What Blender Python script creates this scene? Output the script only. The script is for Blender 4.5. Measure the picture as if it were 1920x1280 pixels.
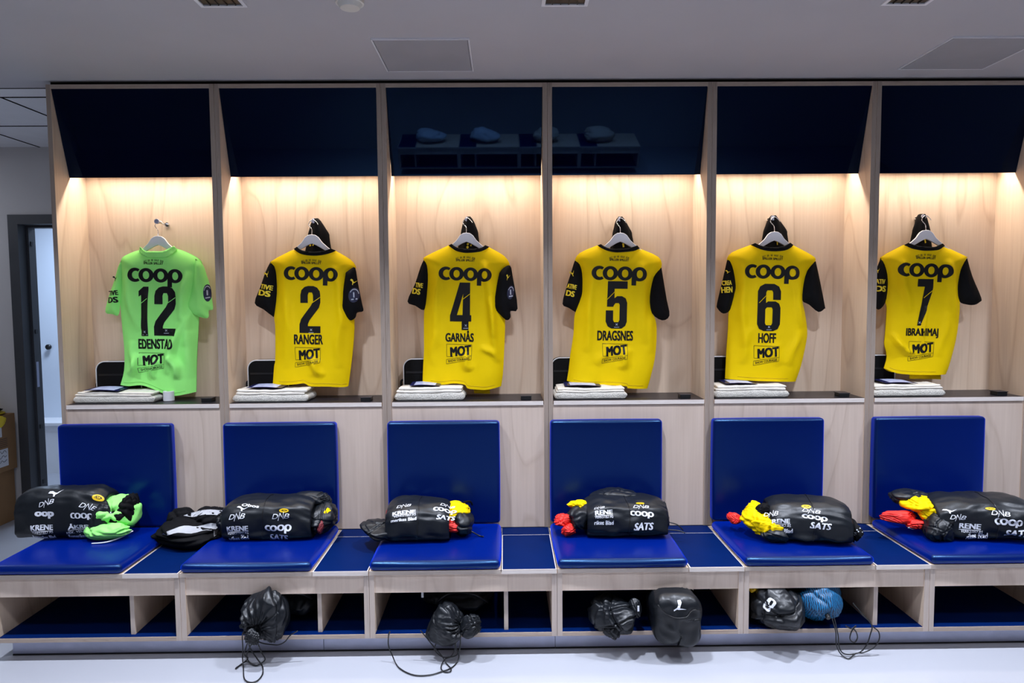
import bpy, bmesh, math, random
import numpy as np
from mathutils import Vector, Matrix, noise
from mathutils.geometry import delaunay_2d_cdt
from mathutils.bvhtree import BVHTree

for _o in list(bpy.data.objects):
    bpy.data.objects.remove(_o)
scene = bpy.context.scene
C = scene.collection

# ------------------------------------------------------------------ camera, world, lights, exposure
cd = bpy.data.cameras.new('camera'); cam = bpy.data.objects.new('camera', cd); C.objects.link(cam)
cd.sensor_width = 36; cd.lens = 24.3551; cd.clip_start = .05
cam.matrix_world = Matrix([[0.999909, 0.008066, -0.010857, 2.18421], [-0.011349, 0.063729, -0.997903, -3.40671], [-0.007358, 0.997935, 0.063815, 1.535]] + [[0, 0, 0, 1]])
scene.camera = cam
w = bpy.data.worlds.new('world'); scene.world = w; w.use_nodes = True
w.node_tree.nodes['Background'].inputs[0].default_value = (.62, .70, 1, 1)
w.node_tree.nodes['Background'].inputs[1].default_value = .05
vs = scene.view_settings
vs.view_transform = 'Standard'; vs.look = 'None'; vs.gamma = 1; vs.use_curve_mapping = False
vs.exposure = 0.25
COOL = (.80, .86, 1.0); WARM = (1.0, .87, .74)

def area(name, loc, sx, sy, power, col, rot=(0, 0, 0), spread=180):
    l = bpy.data.lights.new(name, 'AREA'); l.shape = 'RECTANGLE'; l.size = sx; l.size_y = sy
    l.energy = power; l.color = col; l.spread = math.radians(spread)
    o = bpy.data.objects.new(name, l); o.location = loc; o.rotation_euler = rot; C.objects.link(o); return o

SPOT_X = (1.19, 2.41, 3.64)
for _x, _e in ((-.03, 12), (1.19, 18), (2.41, 18), (3.64, 18), (4.86, 18)):            # louvred downlights in front of the lockers; the unseen leftmost added for brightness
    area('downlight_lamp', (_x, -.915, 2.57), .12, .05, _e, COOL, spread=100)
for _x in (.2, 1.7, 3.2, 4.7):                         # unseen fill added above the room's middle to brighten shirts and locker interiors
    area('room_fill_lamp', (_x, -2.1, 2.56), .6, .3, 9, COOL)
for _x in (.6, 1.8, 3.0, 4.2):                         # unseen row added to light the opposite bench and floor for the reflections
    area('downlight_lamp', (_x, -5.1, 2.57), .12, .05, 16, COOL, spread=90)
for _j in range(6):                                    # LED line behind each glossy fascia
    area('led_lamp', (_j*.8+.4, .157, 2.203), .68, .012, 3.9, WARM, rot=(math.radians(-22), 0, 0))
area('alcove_fill_lamp', (-2.0, .75, 2.56), .5, .3, 6.0, COOL)  # unseen lamp added to brighten the alcove and its ceiling tiles
area('hall_lamp', (-1.2, 2.3, 2.4), .5, .5, 34, (.6, .75, 1))

# ------------------------------------------------------------------ materials
def nm(name):
    m = bpy.data.materials.new(name); m.use_nodes = True
    return m, m.node_tree, m.node_tree.nodes['Principled BSDF']

def plain(name, col, rough=.5, metal=0, spec=.5, bump=0, bscale=60, var=0, vscale=8, sheen=0, coat=0, emit=0):
    m, t, b = nm(name)
    b.inputs['Base Color'].default_value = (*col, 1)
    b.inputs['Roughness'].default_value = rough; b.inputs['Metallic'].default_value = metal
    b.inputs['Specular IOR Level'].default_value = spec
    if sheen: b.inputs['Sheen Weight'].default_value = sheen
    if coat: b.inputs['Coat Weight'].default_value = coat
    if emit:
        b.inputs['Emission Color'].default_value = (*col, 1); b.inputs['Emission Strength'].default_value = emit
    tc = t.nodes.new('ShaderNodeTexCoord')
    if bump:
        n = t.nodes.new('ShaderNodeTexNoise'); n.inputs['Scale'].default_value = bscale; n.inputs['Detail'].default_value = 4
        t.links.new(tc.outputs['Object'], n.inputs['Vector'])
        bp = t.nodes.new('ShaderNodeBump'); bp.inputs['Strength'].default_value = bump; bp.inputs['Distance'].default_value = .01
        t.links.new(n.outputs['Fac'], bp.inputs['Height']); t.links.new(bp.outputs['Normal'], b.inputs['Normal'])
    if var:
        n2 = t.nodes.new('ShaderNodeTexNoise'); n2.inputs['Scale'].default_value = vscale; n2.inputs['Detail'].default_value = 5
        t.links.new(tc.outputs['Object'], n2.inputs['Vector'])
        r = t.nodes.new('ShaderNodeValToRGB')
        r.color_ramp.elements[0].position = .3; r.color_ramp.elements[1].position = .7
        r.color_ramp.elements[0].color = (*[c*(1-var) for c in col], 1)
        r.color_ramp.elements[1].color = (*[min(1, c*(1+var)) for c in col], 1)
        t.links.new(n2.outputs['Fac'], r.inputs['Fac']); t.links.new(r.outputs['Color'], b.inputs['Base Color'])
    return m

def wood(name, ca, cb, stretch=(3.6, 3.6, .8), rings=11, edge=False):
    m, t, b = nm(name)
    L = t.links; N = t.nodes.new
    tc = N('ShaderNodeTexCoord'); oi = N('ShaderNodeObjectInfo')
    mul = N('ShaderNodeVectorMath'); mul.operation = 'MULTIPLY_ADD'
    mul.inputs[1].default_value = (1, 1, 1)
    comb = N('ShaderNodeCombineXYZ'); ml = N('ShaderNodeMath'); ml.operation = 'MULTIPLY'; ml.inputs[1].default_value = 37
    L.new(oi.outputs['Random'], ml.inputs[0]); L.new(ml.outputs[0], comb.inputs[0]); L.new(ml.outputs[0], comb.inputs[2])
    L.new(tc.outputs['Object'], mul.inputs[0]); L.new(comb.outputs[0], mul.inputs[2])
    mp = N('ShaderNodeMapping'); mp.inputs['Scale'].default_value = stretch; L.new(mul.outputs[0], mp.inputs['Vector'])
    n1 = N('ShaderNodeTexNoise'); n1.inputs['Scale'].default_value = .55; n1.inputs['Detail'].default_value = 2.5; n1.inputs['Distortion'].default_value = .35
    L.new(mp.outputs[0], n1.inputs['Vector'])
    k = N('ShaderNodeMath'); k.operation = 'MULTIPLY'; k.inputs[1].default_value = rings; L.new(n1.outputs['Fac'], k.inputs[0])
    fr = N('ShaderNodeMath'); fr.operation = 'FRACT'; L.new(k.outputs[0], fr.inputs[0])
    r1 = N('ShaderNodeValToRGB'); e = r1.color_ramp.elements
    e[0].position = 0; e[0].color = (.35, .35, .35, 1); e[1].position = 1; e[1].color = (.35, .35, .35, 1)
    a = e.new(.3); a.color = (.05, .05, .05, 1); a = e.new(.82); a.color = (.0, .0, .0, 1); a = e.new(.93); a.color = (.85, .85, .85, 1)
    L.new(fr.outputs[0], r1.inputs['Fac'])
    n2 = N('ShaderNodeTexNoise'); n2.inputs['Scale'].default_value = 9; n2.inputs['Detail'].default_value = 6
    mp2 = N('ShaderNodeMapping'); mp2.inputs['Scale'].default_value = (stretch[0]*3.2, stretch[1]*3.2, stretch[2]*.5); L.new(mul.outputs[0], mp2.inputs['Vector'])
    L.new(mp2.outputs[0], n2.inputs['Vector'])
    ad = N('ShaderNodeMath'); ad.operation = 'MULTIPLY_ADD'; ad.inputs[1].default_value = .5
    L.new(r1.outputs['Color'], ad.inputs[0])
    k2 = N('ShaderNodeMath'); k2.operation = 'MULTIPLY'; k2.inputs[1].default_value = .55; L.new(n2.outputs['Fac'], k2.inputs[0]); L.new(k2.outputs[0], ad.inputs[2])
    mx = N('ShaderNodeValToRGB'); mx.color_ramp.elements[0].color = (*ca, 1); mx.color_ramp.elements[1].color = (*cb, 1)
    mx.color_ramp.elements[0].position = .15; mx.color_ramp.elements[1].position = .95
    L.new(ad.outputs[0], mx.inputs['Fac']); L.new(mx.outputs['Color'], b.inputs['Base Color'])
    b.inputs['Roughness'].default_value = .42; b.inputs['Specular IOR Level'].default_value = .35
    return m

M = {}
M['wood'] = wood('birch_face', (.76, .60, .46), (.55, .39, .275))
M['ply'] = wood('birch_edge', (.36, .29, .24), (.20, .155, .125), stretch=(60, 60, 1.2), rings=14)
M['plyh'] = wood('birch_edge_level', (.47, .38, .31), (.28, .21, .17), stretch=(1.2, 60, 60), rings=14)
M['apron'] = wood('birch_apron', (.70, .575, .48), (.53, .41, .33))
M['lower'] = wood('birch_lower_shaded', (.59, .48, .405), (.44, .34, .275))  # apron birch, darkened in colour in place of weaker light
M['lidedge'] = wood('pale_edge', (.72, .66, .62), (.5, .43, .39), stretch=(1.2, 60, 60), rings=14)
M['ply2'] = wood('birch_edge_lit', (.56, .47, .41), (.36, .29, .25), stretch=(60, 60, 1.2), rings=14)  # bench copy of the post edge, brighter light put into its colour
M['lidedge2'] = wood('birch_edge_seat', (.56, .48, .42), (.38, .31, .26), stretch=(1.2, 60, 60), rings=14)
M['blue_lam'] = plain('blue_laminate', (.001, .010, .068), .5, spec=.15, var=.06)
M['blue_lam'].node_tree.nodes['Principled BSDF'].inputs['Specular Tint'].default_value = (.15, .4, 1, 1); M['blue_lam'].node_tree.nodes['Principled BSDF'].inputs['IOR'].default_value = 1.2
M['black_lam'] = plain('black_laminate', (.012, .011, .016), .38, var=.1)
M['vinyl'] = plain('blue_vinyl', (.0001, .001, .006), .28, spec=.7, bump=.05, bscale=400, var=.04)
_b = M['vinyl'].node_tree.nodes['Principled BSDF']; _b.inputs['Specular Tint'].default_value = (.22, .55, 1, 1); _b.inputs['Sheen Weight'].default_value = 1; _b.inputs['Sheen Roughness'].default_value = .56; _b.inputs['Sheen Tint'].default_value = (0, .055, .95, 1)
M['black'] = plain('black_plastic', (.008, .008, .009), .35)
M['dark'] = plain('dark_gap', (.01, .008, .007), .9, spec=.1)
M['white'] = plain('white_paint', (.78, .78, .80), .45, var=.02)
M['gyps'] = plain('ceiling_paint', (.50, .485, .50), .85, spec=.2, bump=.03, bscale=90, var=.02, vscale=3)
M['tile'] = plain('ceiling_tile', (.86, .86, .88), .9, spec=.15, bump=.15, bscale=250, var=.02)
M['hatch'] = plain('hatch_panel', (.36, .36, .38), .6, spec=.3, var=.04, vscale=5)
M['wallp'] = plain('wall_paint', (.60, .58, .57), .8, spec=.2, var=.03, vscale=2)
M['wallb'] = plain('hall_paint', (.66, .72, .8), .75, spec=.2, var=.02, vscale=2)
M['floor'] = plain('floor_epoxy', (.375, .385, .425), .24, spec=.4, var=.015, vscale=3)
M['steel'] = plain('brushed_plinth', (.42, .44, .56), .42, metal=.7, bump=.05, bscale=120, var=.06, vscale=14)
M['seal'] = plain('rubber_seal', (.01, .01, .014), .7)
M['frame'] = plain('door_frame_paint', (.055, .058, .065), .5, var=.06)
M['chrome'] = plain('chrome', (.75, .75, .77), .18, metal=1)
M['hanger'] = plain('white_hanger', (.86, .86, .90), .4, var=.02)
M['yellow'] = plain('yellow_jersey', (.86, .60, .0), .65, spec=.12, bump=.06, bscale=500, var=.03)
M['green'] = plain('green_jersey', (.34, .95, .22), .6, spec=.15, bump=.06, bscale=500, var=.03)
M['blackcloth'] = plain('black_knit', (.004, .004, .005), .75, spec=.12, bump=.1, bscale=400)
M['print'] = plain('black_print', (.004, .004, .005), .5, spec=.3)
M['printnav'] = plain('navy_badge', (.006, .010, .045), .5)
M['nylon'] = plain('black_nylon', (.006, .008, .011), .42, spec=.36, bump=.12, bscale=40)
M['ripstop'] = plain('bag_nylon', (.006, .0075, .010), .36, spec=.36, bump=.15, bscale=30)
M['lett'] = plain('white_print', (.74, .76, .82), .5)
M['lettd'] = plain('dim_white_print', (.45, .49, .58), .5)
M['gold'] = plain('gold_print', (.85, .55, .01), .5)
M['goldl'] = plain('yellow_sleeve_print', (.80, .62, .02), .5)
M['red'] = plain('red_cloth', (.75, .02, .012), .6, bump=.08, bscale=300, var=.05)
M['maroon'] = plain('dark_red_cloth', (.16, .015, .02), .6, bump=.08, bscale=300)
M['towel'] = plain('towel_terry', (.74, .71, .64), .95, spec=.1, bump=.9, bscale=240, var=.08, vscale=60, sheen=.3)
M['towelw'] = plain('towel_flat', (.78, .74, .66), .85, spec=.1, bump=.25, bscale=300, var=.05, vscale=30)
M['tape'] = plain('white_tape', (.70, .70, .72), .7, bump=.1, bscale=120)
M['leaf'] = plain('booklet_blue', (.10, .14, .45), .3, var=.5, vscale=25)
M['leafw'] = plain('booklet_light', (.52, .58, .85), .35, var=.2, vscale=40)
M['leafn'] = plain('booklet_navy', (.012, .014, .08), .3)
M['bagcloth'] = plain('bag_black', (.0045, .0045, .005), .6, spec=.12, bump=.1, bscale=60)
M['seam_y'] = plain('yellow_thread', (.55, .36, .0), .7); M['seam_g'] = plain('green_thread', (.17, .58, .10), .7)
M['pipe'] = plain('white_piping', (.75, .76, .78), .45)
M['greycl'] = plain('grey_cloth', (.40, .41, .44), .7, bump=.2, bscale=150, var=.08, vscale=20)
M['card'] = plain('cardboard', (.30, .17, .08), .85, spec=.15, bump=.06, bscale=120, var=.07, vscale=6)
M['paper'] = plain('paper', (.72, .72, .74), .7)
M['ink'] = plain('ink', (.02, .02, .03), .7)
M['ytape'] = plain('yellow_cloth', (.85, .60, .01), .55, var=.05)
M['detector'] = plain('detector_plastic', (.66, .64, .58), .5)
M['beige'] = plain('beige_cloth', (.62, .52, .42), .7, bump=.2, bscale=60)
M['palecl'] = plain('pale_cloth', (.60, .66, .74), .7, bump=.2, bscale=60)
M['led'] = plain('led_diffuser', (1, .84, .66), .5, emit=6)
M['stripe_r'] = plain('mark_red', (.6, .05, .08), .5); M['stripe_c'] = plain('mark_cyan', (.05, .5, .55), .5)

def blue_pattern():
    m, t, b = nm('blue_patterned_bag'); L = t.links; N = t.nodes.new
    tc = N('ShaderNodeTexCoord'); wv = N('ShaderNodeTexWave'); wv.inputs['Scale'].default_value = 38; wv.inputs['Distortion'].default_value = 5
    wv.inputs['Detail'].default_value = 2; wv.inputs['Detail Scale'].default_value = 1.5
    L.new(tc.outputs['Object'], wv.inputs['Vector'])
    r = N('ShaderNodeValToRGB'); r.color_ramp.elements[0].color = (.001, .015, .05, 1); r.color_ramp.elements[1].color = (.004, .13, .30, 1)
    r.color_ramp.elements[0].position = .25; r.color_ramp.elements[1].position = .6
    L.new(wv.outputs['Color'], r.inputs['Fac']); L.new(r.outputs['Color'], b.inputs['Base Color']); b.inputs['Roughness'].default_value = .5
    return m
M['bluebag'] = blue_pattern()

def fascia_mat():
    m, t, b = nm('glossy_blue_glass')
    b.inputs['Base Color'].default_value = (.0006, .0008, .010, 1); b.inputs['Roughness'].default_value = .02
    b.inputs['IOR'].default_value = 1.5; b.inputs['Specular IOR Level'].default_value = .5
    b.inputs['Specular Tint'].default_value = (.22, .50, 1, 1)
    return m
M['fascia'] = fascia_mat()

# ------------------------------------------------------------------ helpers
def tag(o, label=None, cat=None, group=None, kind=None):
    if label: o['label'] = label
    if cat: o['category'] = cat
    if group: o['group'] = group
    if kind: o['kind'] = kind
    return o

def thing(name, label, cat, loc=(0, 0, 0), group=None):
    o = bpy.data.objects.new(name, None); C.objects.link(o); o.location = loc; o.empty_display_size = .05
    return tag(o, label, cat, group)

def origin_of(o):
    v = Vector((0, 0, 0))
    while o: v += o.location; o = o.parent
    return v

def emit(name, bm, mats, parent=None, smooth=False, shift=True, loc=None):
    """one mesh object; bm in world metres, shifted into its parent's frame"""
    me = bpy.data.meshes.new(name)
    if parent is not None and shift:
        bmesh.ops.translate(bm, verts=bm.verts, vec=-origin_of(parent))
    elif loc is not None:
        bmesh.ops.translate(bm, verts=bm.verts, vec=-Vector(loc))
    bm.to_mesh(me); bm.free()
    for m in (mats if isinstance(mats, (list, tuple)) else [mats]): me.materials.append(M[m])
    if smooth: me.polygons.foreach_set('use_smooth', [True]*len(me.polygons))
    o = bpy.data.objects.new(name, me); C.objects.link(o)
    if parent is not None: o.parent = parent
    elif loc is not None: o.location = loc
    return o

def dup(root, loc, label=None, group=None):
    r = root.copy(); C.objects.link(r); r.location = loc
    if label: r['label'] = label
    if group: r['group'] = group
    for ch in list(root.children):
        c = ch.copy(); C.objects.link(c); c.parent = r
        for g in ch.children:
            d = g.copy(); C.objects.link(d); d.parent = c
    return r

def box(bm, x0, x1, y0, y1, z0, z1, mi=0, front=None, top=None, sides=None, bottom=None):
    v = [bm.verts.new(p) for p in ((x0, y0, z0), (x1, y0, z0), (x1, y1, z0), (x0, y1, z0), (x0, y0, z1), (x1, y0, z1), (x1, y1, z1), (x0, y1, z1))]
    for idx, k in (((0, 1, 5, 4), front), ((1, 2, 6, 5), sides), ((2, 3, 7, 6), None), ((3, 0, 4, 7), sides), ((4, 5, 6, 7), top), ((3, 2, 1, 0), bottom)):
        f = bm.faces.new([v[i] for i in idx]); f.material_index = mi if k is None else k
    return v

def bx(*a, **k):
    bm = bmesh.new(); box(bm, *a, **k); return bm

def bevel(bm, r, seg=2):
    bmesh.ops.bevel(bm, geom=list(bm.edges), offset=r, segments=seg, affect='EDGES', profile=.5)
    return bm

def rounded(cx, cy, cz, sx, sy, sz, r, crown=(0, 0, 0), n=10, k=5, back=0):
    """upholstered block: rounded edges and slightly domed faces"""
    def cs(h):
        a = [-h + r*(1-math.cos(math.pi/2*i/k)) for i in range(k)]
        m = [-h+r + (2*h-2*r)*i/n for i in range(n+1)]
        return a + m + [-x for x in reversed(a)]
    X, Y, Z = cs(sx/2), cs(sy/2), cs(sz/2)
    bm = bmesh.new(); seen = {}
    hx, hy, hz = sx/2, sy/2, sz/2
    def vert(p):
        key = tuple(round(c, 6) for c in p)
        if key in seen: return seen[key]
        q = Vector(p); inner = Vector((max(-hx+r, min(hx-r, q.x)), max(-hy+r, min(hy-r, q.y)), max(-hz+r, min(hz-r, q.z))))
        d = q-inner
        if d.length > 1e-9: q = inner + d.normalized()*r
        fx, fy, fz = (1-(q.x/hx)**2), (1-(q.y/hy)**2), (1-(q.z/hz)**2)
        q = Vector((q.x + crown[0]*math.copysign(1, q.x)*max(0, fy)*max(0, fz)*(abs(q.x)/hx)**3,
                    q.y + crown[1]*(-1 if q.y < 0 else back)*max(0, fx)*max(0, fz)*(abs(q.y)/hy)**3,
                    q.z + crown[2]*(1 if q.z > 0 else 0)*max(0, fx)*max(0, fy)*(abs(q.z)/hz)**3))
        seen[key] = bm.verts.new(q + Vector((cx, cy, cz))); return seen[key]
    def grid(A, B, f, flip):
        for i in range(len(A)-1):
            for j in range(len(B)-1):
                q = [vert(f(A[i], B[j])), vert(f(A[i+1], B[j])), vert(f(A[i+1], B[j+1])), vert(f(A[i], B[j+1]))]
                if flip: q.reverse()
                if len(set(q)) == 4: bm.faces.new(q)
    grid(X, Y, lambda a, b: (a, b, hz), False); grid(X, Y, lambda a, b: (a, b, -hz), True)
    grid(X, Z, lambda a, b: (a, -hy, b), False); grid(X, Z, lambda a, b: (a, hy, b), True)
    grid(Y, Z, lambda a, b: (hx, a, b), False); grid(Y, Z, lambda a, b: (-hx, a, b), True)
    return bm

def catmull(pts, n=8, closed=False):
    P = [Vector(p) for p in pts]; out = []
    m = len(P)
    for i in range(m if closed else m-1):
        if closed: a, b, c, d = P[(i-1) % m], P[i], P[(i+1) % m], P[(i+2) % m]
        else: a, b, c, d = P[max(i-1, 0)], P[i], P[i+1], P[min(i+2, m-1)]
        for k in range(n):
            t = k/n
            out.append(.5*((2*b) + (c-a)*t + (2*a-5*b+4*c-d)*t*t + (-a+3*b-3*c+d)*t**3))
    if not closed: out.append(P[-1])
    return out

def tube(bm, pts, r, seg=8, closed=False, cap=True):
    pts = [Vector(p) for p in pts]; rings = []
    n = len(pts); up = Vector((0, 0, 1)); prev = None
    for i, p in enumerate(pts):
        if closed: t = pts[(i+1) % n]-pts[i-1]
        else: t = pts[min(i+1, n-1)]-pts[max(i-1, 0)]
        if t.length < 1e-9: t = Vector((0, 0, 1))
        t.normalize()
        s = prev - t*prev.dot(t) if prev is not None else t.cross(up if abs(t.z) < .9 else Vector((1, 0, 0)))
        if s.length < 1e-6: s = t.cross(Vector((1, .3, .2)))
        s.normalize(); prev = s; u = t.cross(s)
        rr = r(i/(n-1)) if callable(r) else r
        rings.append([bm.verts.new(p + (s*math.cos(2*math.pi*k/seg) + u*math.sin(2*math.pi*k/seg))*rr) for k in range(seg)])
    for i in range(n if closed else n-1):
        a, b = rings[i], rings[(i+1) % n]
        for k in range(seg): bm.faces.new((a[k], a[(k+1) % seg], b[(k+1) % seg], b[k]))
    if cap and not closed:
        bm.faces.new(rings[0][::-1]); bm.faces.new(rings[-1])

def cyl(bm, c, axis, r, h, seg=24, r2=None):
    axis = Vector(axis).normalized(); q = Vector((0, 0, 1)).rotation_difference(axis).to_matrix().to_4x4()
    mat = Matrix.Translation(Vector(c)) @ q
    return bmesh.ops.create_cone(bm, cap_ends=True, segments=seg, radius1=r, radius2=r if r2 is None else r2, depth=h, matrix=mat)

def prism(bm, pts, y0, y1, mi=0):
    """polygon in xz pushed from y0 to y1"""
    a = [bm.verts.new((x, y0, z)) for x, z in pts]; b = [bm.verts.new((x, y1, z)) for x, z in pts]
    n = len(pts)
    f = bm.faces.new(a); g = bm.faces.new(b[::-1])
    fs = [f, g] + [bm.faces.new((a[i], b[i], b[(i+1) % n], a[(i+1) % n])) for i in range(n)]
    for k in fs: k.material_index = mi
    bmesh.ops.recalc_face_normals(bm, faces=fs)

# ------------------------------------------------------------------ flat artwork (lettering, digits, marks), then draped on cloth
def curve_flat(cu):
    ob = bpy.data.objects.new('flat', cu)
    me = bpy.data.meshes.new_from_object(ob)
    v = [(p.co.x, p.co.y) for p in me.vertices]; f = [tuple(p.vertices) for p in me.polygons]
    bpy.data.objects.remove(ob); bpy.data.meshes.remove(me); bpy.data.curves.remove(cu)
    return v, f

def poly_art(loops):
    cu = bpy.data.curves.new('art', 'CURVE'); cu.dimensions = '2D'; cu.fill_mode = 'BOTH'
    for l in loops:
        s = cu.splines.new('POLY'); s.points.add(len(l)-1); s.use_cyclic_u = True
        for p, (x, y) in zip(s.points, l): p.co = (x, y, 0, 1)
    return curve_flat(cu)

def text_art(s, bold=.0, slant=0, spacing=1):
    cu = bpy.data.curves.new('txt', 'FONT'); cu.body = s; cu.resolution_u = 3; cu.shear = slant; cu.space_character = spacing
    a = curve_flat(cu)
    return heavy(a, bold) if bold else a

def norm(art, w, h):
    v, f = art
    x0 = min(p[0] for p in v); x1 = max(p[0] for p in v); y0 = min(p[1] for p in v); y1 = max(p[1] for p in v)
    return [((x-x0)/(x1-x0)*w - w/2, (y-y0)/(y1-y0)*h - h/2) for x, y in v], f

def place(art, cx, cy, rot=0, shear=0):
    v, f = art; c, s = math.cos(math.radians(rot)), math.sin(math.radians(rot))
    return [(cx + (x+shear*y)*c - y*s, cy + (x+shear*y)*s + y*c) for x, y in v], f

def ell(cx, cy, rx, ry, n=40, a0=0, a1=360):
    return [(cx+rx*math.cos(math.radians(a0+(a1-a0)*i/n)), cy+ry*math.sin(math.radians(a0+(a1-a0)*i/n))) for i in range(n + (0 if a1-a0 == 360 else 1))]

def heavy(art, dx):
    v, f = art; n = len(v)
    return join(*[([(x+k*dx, y+m*dx*.45) for x, y in v], f) for k in (-1, 0, 1) for m in (-1, 1)])

def join(*arts):
    V, F = [], []
    for v, f in arts:
        k = len(V); V += v; F += [tuple(i+k for i in q) for q in f]
    return V, F

def coop_art():
    # four linked wide letters, thick rings
    parts = []
    c = ell(14, 12.5, 14, 12.5, 36, 52, 308) + ell(15.5, 12.5, 7, 7.2, 36, 305, 55)
    parts.append(poly_art([c]))
    for cx in (34.5, 61.5):
        parts.append(poly_art([ell(cx, 12.5, 14, 12.5), ell(cx, 12.5, 6, 7.2)]))
    parts.append(poly_art([ell(88, 12, 14, 12.5), ell(88.5, 12, 5.4, 7.2)]))
    parts.append(poly_art([[(74, 13), (74, -8), (82.5, -8), (82.5, 13)]]))
    return join(*parts)

def rr(pts):
    return [pts]
DIG = {
 '1': (18, [[(18, 89), (9, 89), (0, 81), (0, 71), (4.5, 74), (4.5, 0), (17.5, 0)]]),
 '2': (41, [[(2, 57), (2, 72), (4, 81), (10, 87), (17, 89), (27, 89), (34, 86), (39, 79), (40, 71), (40, 58), (37, 48), (19, 24), (16, 17), (16, 13), (40, 13), (40, 0), (0, 0), (0, 16), (3, 26), (22, 52), (26, 60), (26, 72), (24, 77), (18, 77), (16, 72), (16, 57)]]),
 '4': (40, [[(18, 89), (37.5, 89), (37.5, 28), (40, 28), (40, 16), (35, 16), (35, 0), (22, 0), (22, 16), (0, 16), (0, 27)], [(13, 28), (23.5, 28), (24.5, 68)]]),
 '5': (40, [[(3, 89), (40, 89), (40, 75), (16, 75), (16, 57), (21, 61), (30, 61), (37, 57), (40, 49), (40, 13), (37, 5), (30, 0), (11, 0), (4, 4), (0, 13), (0, 34), (14, 34), (14, 16), (16, 12), (24, 12), (26, 16), (26, 45), (24, 48), (18, 48), (15, 44), (14, 41), (2, 41)]]),
 '6': (44, [[(44, 59), (44, 75), (40, 84), (31, 89), (13, 89), (4, 84), (0, 75), (0, 13), (4, 4), (13, 0), (31, 0), (40, 4), (44, 13), (44, 44), (41, 52), (34, 56), (20, 56), (16, 53), (16, 73), (18, 77), (27, 77), (29, 73), (29, 59)], [(15, 15), (15, 41), (18, 45), (27, 45), (29, 41), (29, 15), (27, 11), (17, 11)]]),
 '7': (30, [[(0, 89), (29.6, 89), (29.6, 72), (28, 63), (9.5, 0), (2.5, 0), (14, 74.5), (0, 74.5)]])}
DIG['12'] = None
CAT = [[(0, .72), (.10, .98), (.30, .94), (.46, .70), (.62, .56), (1, 1), (.66, .42), (.52, .30), (.54, .0), (.42, .04), (.40, .38), (.30, .58), (.12, .66)]]

def drape(art, fmap, step=.012, bm=None):
    """cut flat art by a grid so that it can follow a curved surface, then map every vertex onto that surface"""
    v, f = art
    b = bm or bmesh.new(); t = bmesh.new()
    vs = [t.verts.new((x, y, 0)) for x, y in v]
    for q in f:
        try: t.faces.new([vs[i] for i in q])
        except ValueError: pass
    for ax in (0, 1):
        lo = min(p[ax] for p in v); hi = max(p[ax] for p in v); k = math.floor(lo/step)+1
        while k*step < hi:
            no = (1, 0, 0) if ax == 0 else (0, 1, 0); co = (k*step, 0, 0) if ax == 0 else (0, k*step, 0)
            bmesh.ops.bisect_plane(t, geom=list(t.verts)+list(t.edges)+list(t.faces), plane_co=co, plane_no=no); k += 1
    pts = fmap(np.array([[p.co.x, p.co.y] for p in t.verts]))
    t.verts.ensure_lookup_table(); t.verts.index_update()
    nv = [b.verts.new(p) for p in pts]
    for q in t.faces: b.faces.new([nv[p.index] for p in q.verts])
    t.free()
    return b

# ------------------------------------------------------------------ cloth shapes
def seg_dist(P, line):
    """distance of every row of P to a polyline"""
    L = np.array(line); best = np.full(len(P), 1e9)
    for a, b in zip(L[:-1], L[1:]):
        d = b-a; t = np.clip(((P-a)@d)/max(d@d, 1e-12), 0, 1)
        best = np.minimum(best, np.hypot(*(P-a-t[:, None]*d).T))
    return best

def inside(P, poly):
    r = np.zeros(len(P), bool); n = len(poly)
    for i in range(n):
        (x0, y0), (x1, y1) = poly[i], poly[i-1]
        c = ((y0 > P[:, 1]) != (y1 > P[:, 1])) & (P[:, 0] < (x1-x0)*(P[:, 1]-y0)/((y1-y0) or 1e-12)+x0)
        r ^= c
    return r

def resample(line, step):
    out = []
    for a, b in zip(line[:-1], line[1:]):
        n = max(1, int(math.hypot(b[0]-a[0], b[1]-a[1])/step))
        out += [(a[0]+(b[0]-a[0])*i/n, a[1]+(b[1]-a[1])*i/n) for i in range(n)]
    return out + [tuple(line[-1])]

def smooth2(line, n=4):
    return [(p.x, p.y) for p in catmull([(x, y, 0) for x, y in line], n)]

def sheet(loop, step):
    """triangulated interior of a closed outline with an even grid of inner points"""
    pts = resample(list(loop)+[loop[0]], step)[:-1]
    A = np.array(pts); x0, y0 = A.min(0); x1, y1 = A.max(0)
    g = np.array([(x0+step*(i+.5*(j % 2)), y0+step*.87*j) for i in range(int((x1-x0)/step)+2) for j in range(int((y1-y0)/(step*.87))+2)])
    g = g[inside(g, pts)]; g = g[seg_dist(g, pts+[pts[0]]) > step*.45]
    V = [Vector(p) for p in pts] + [Vector(p) for p in g]
    r = delaunay_2d_cdt(V, [], [list(range(len(pts)))], 1, 1e-6)
    return np.array([(p.x, p.y) for p in r[0]]), [tuple(q) for q in r[2]]

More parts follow.
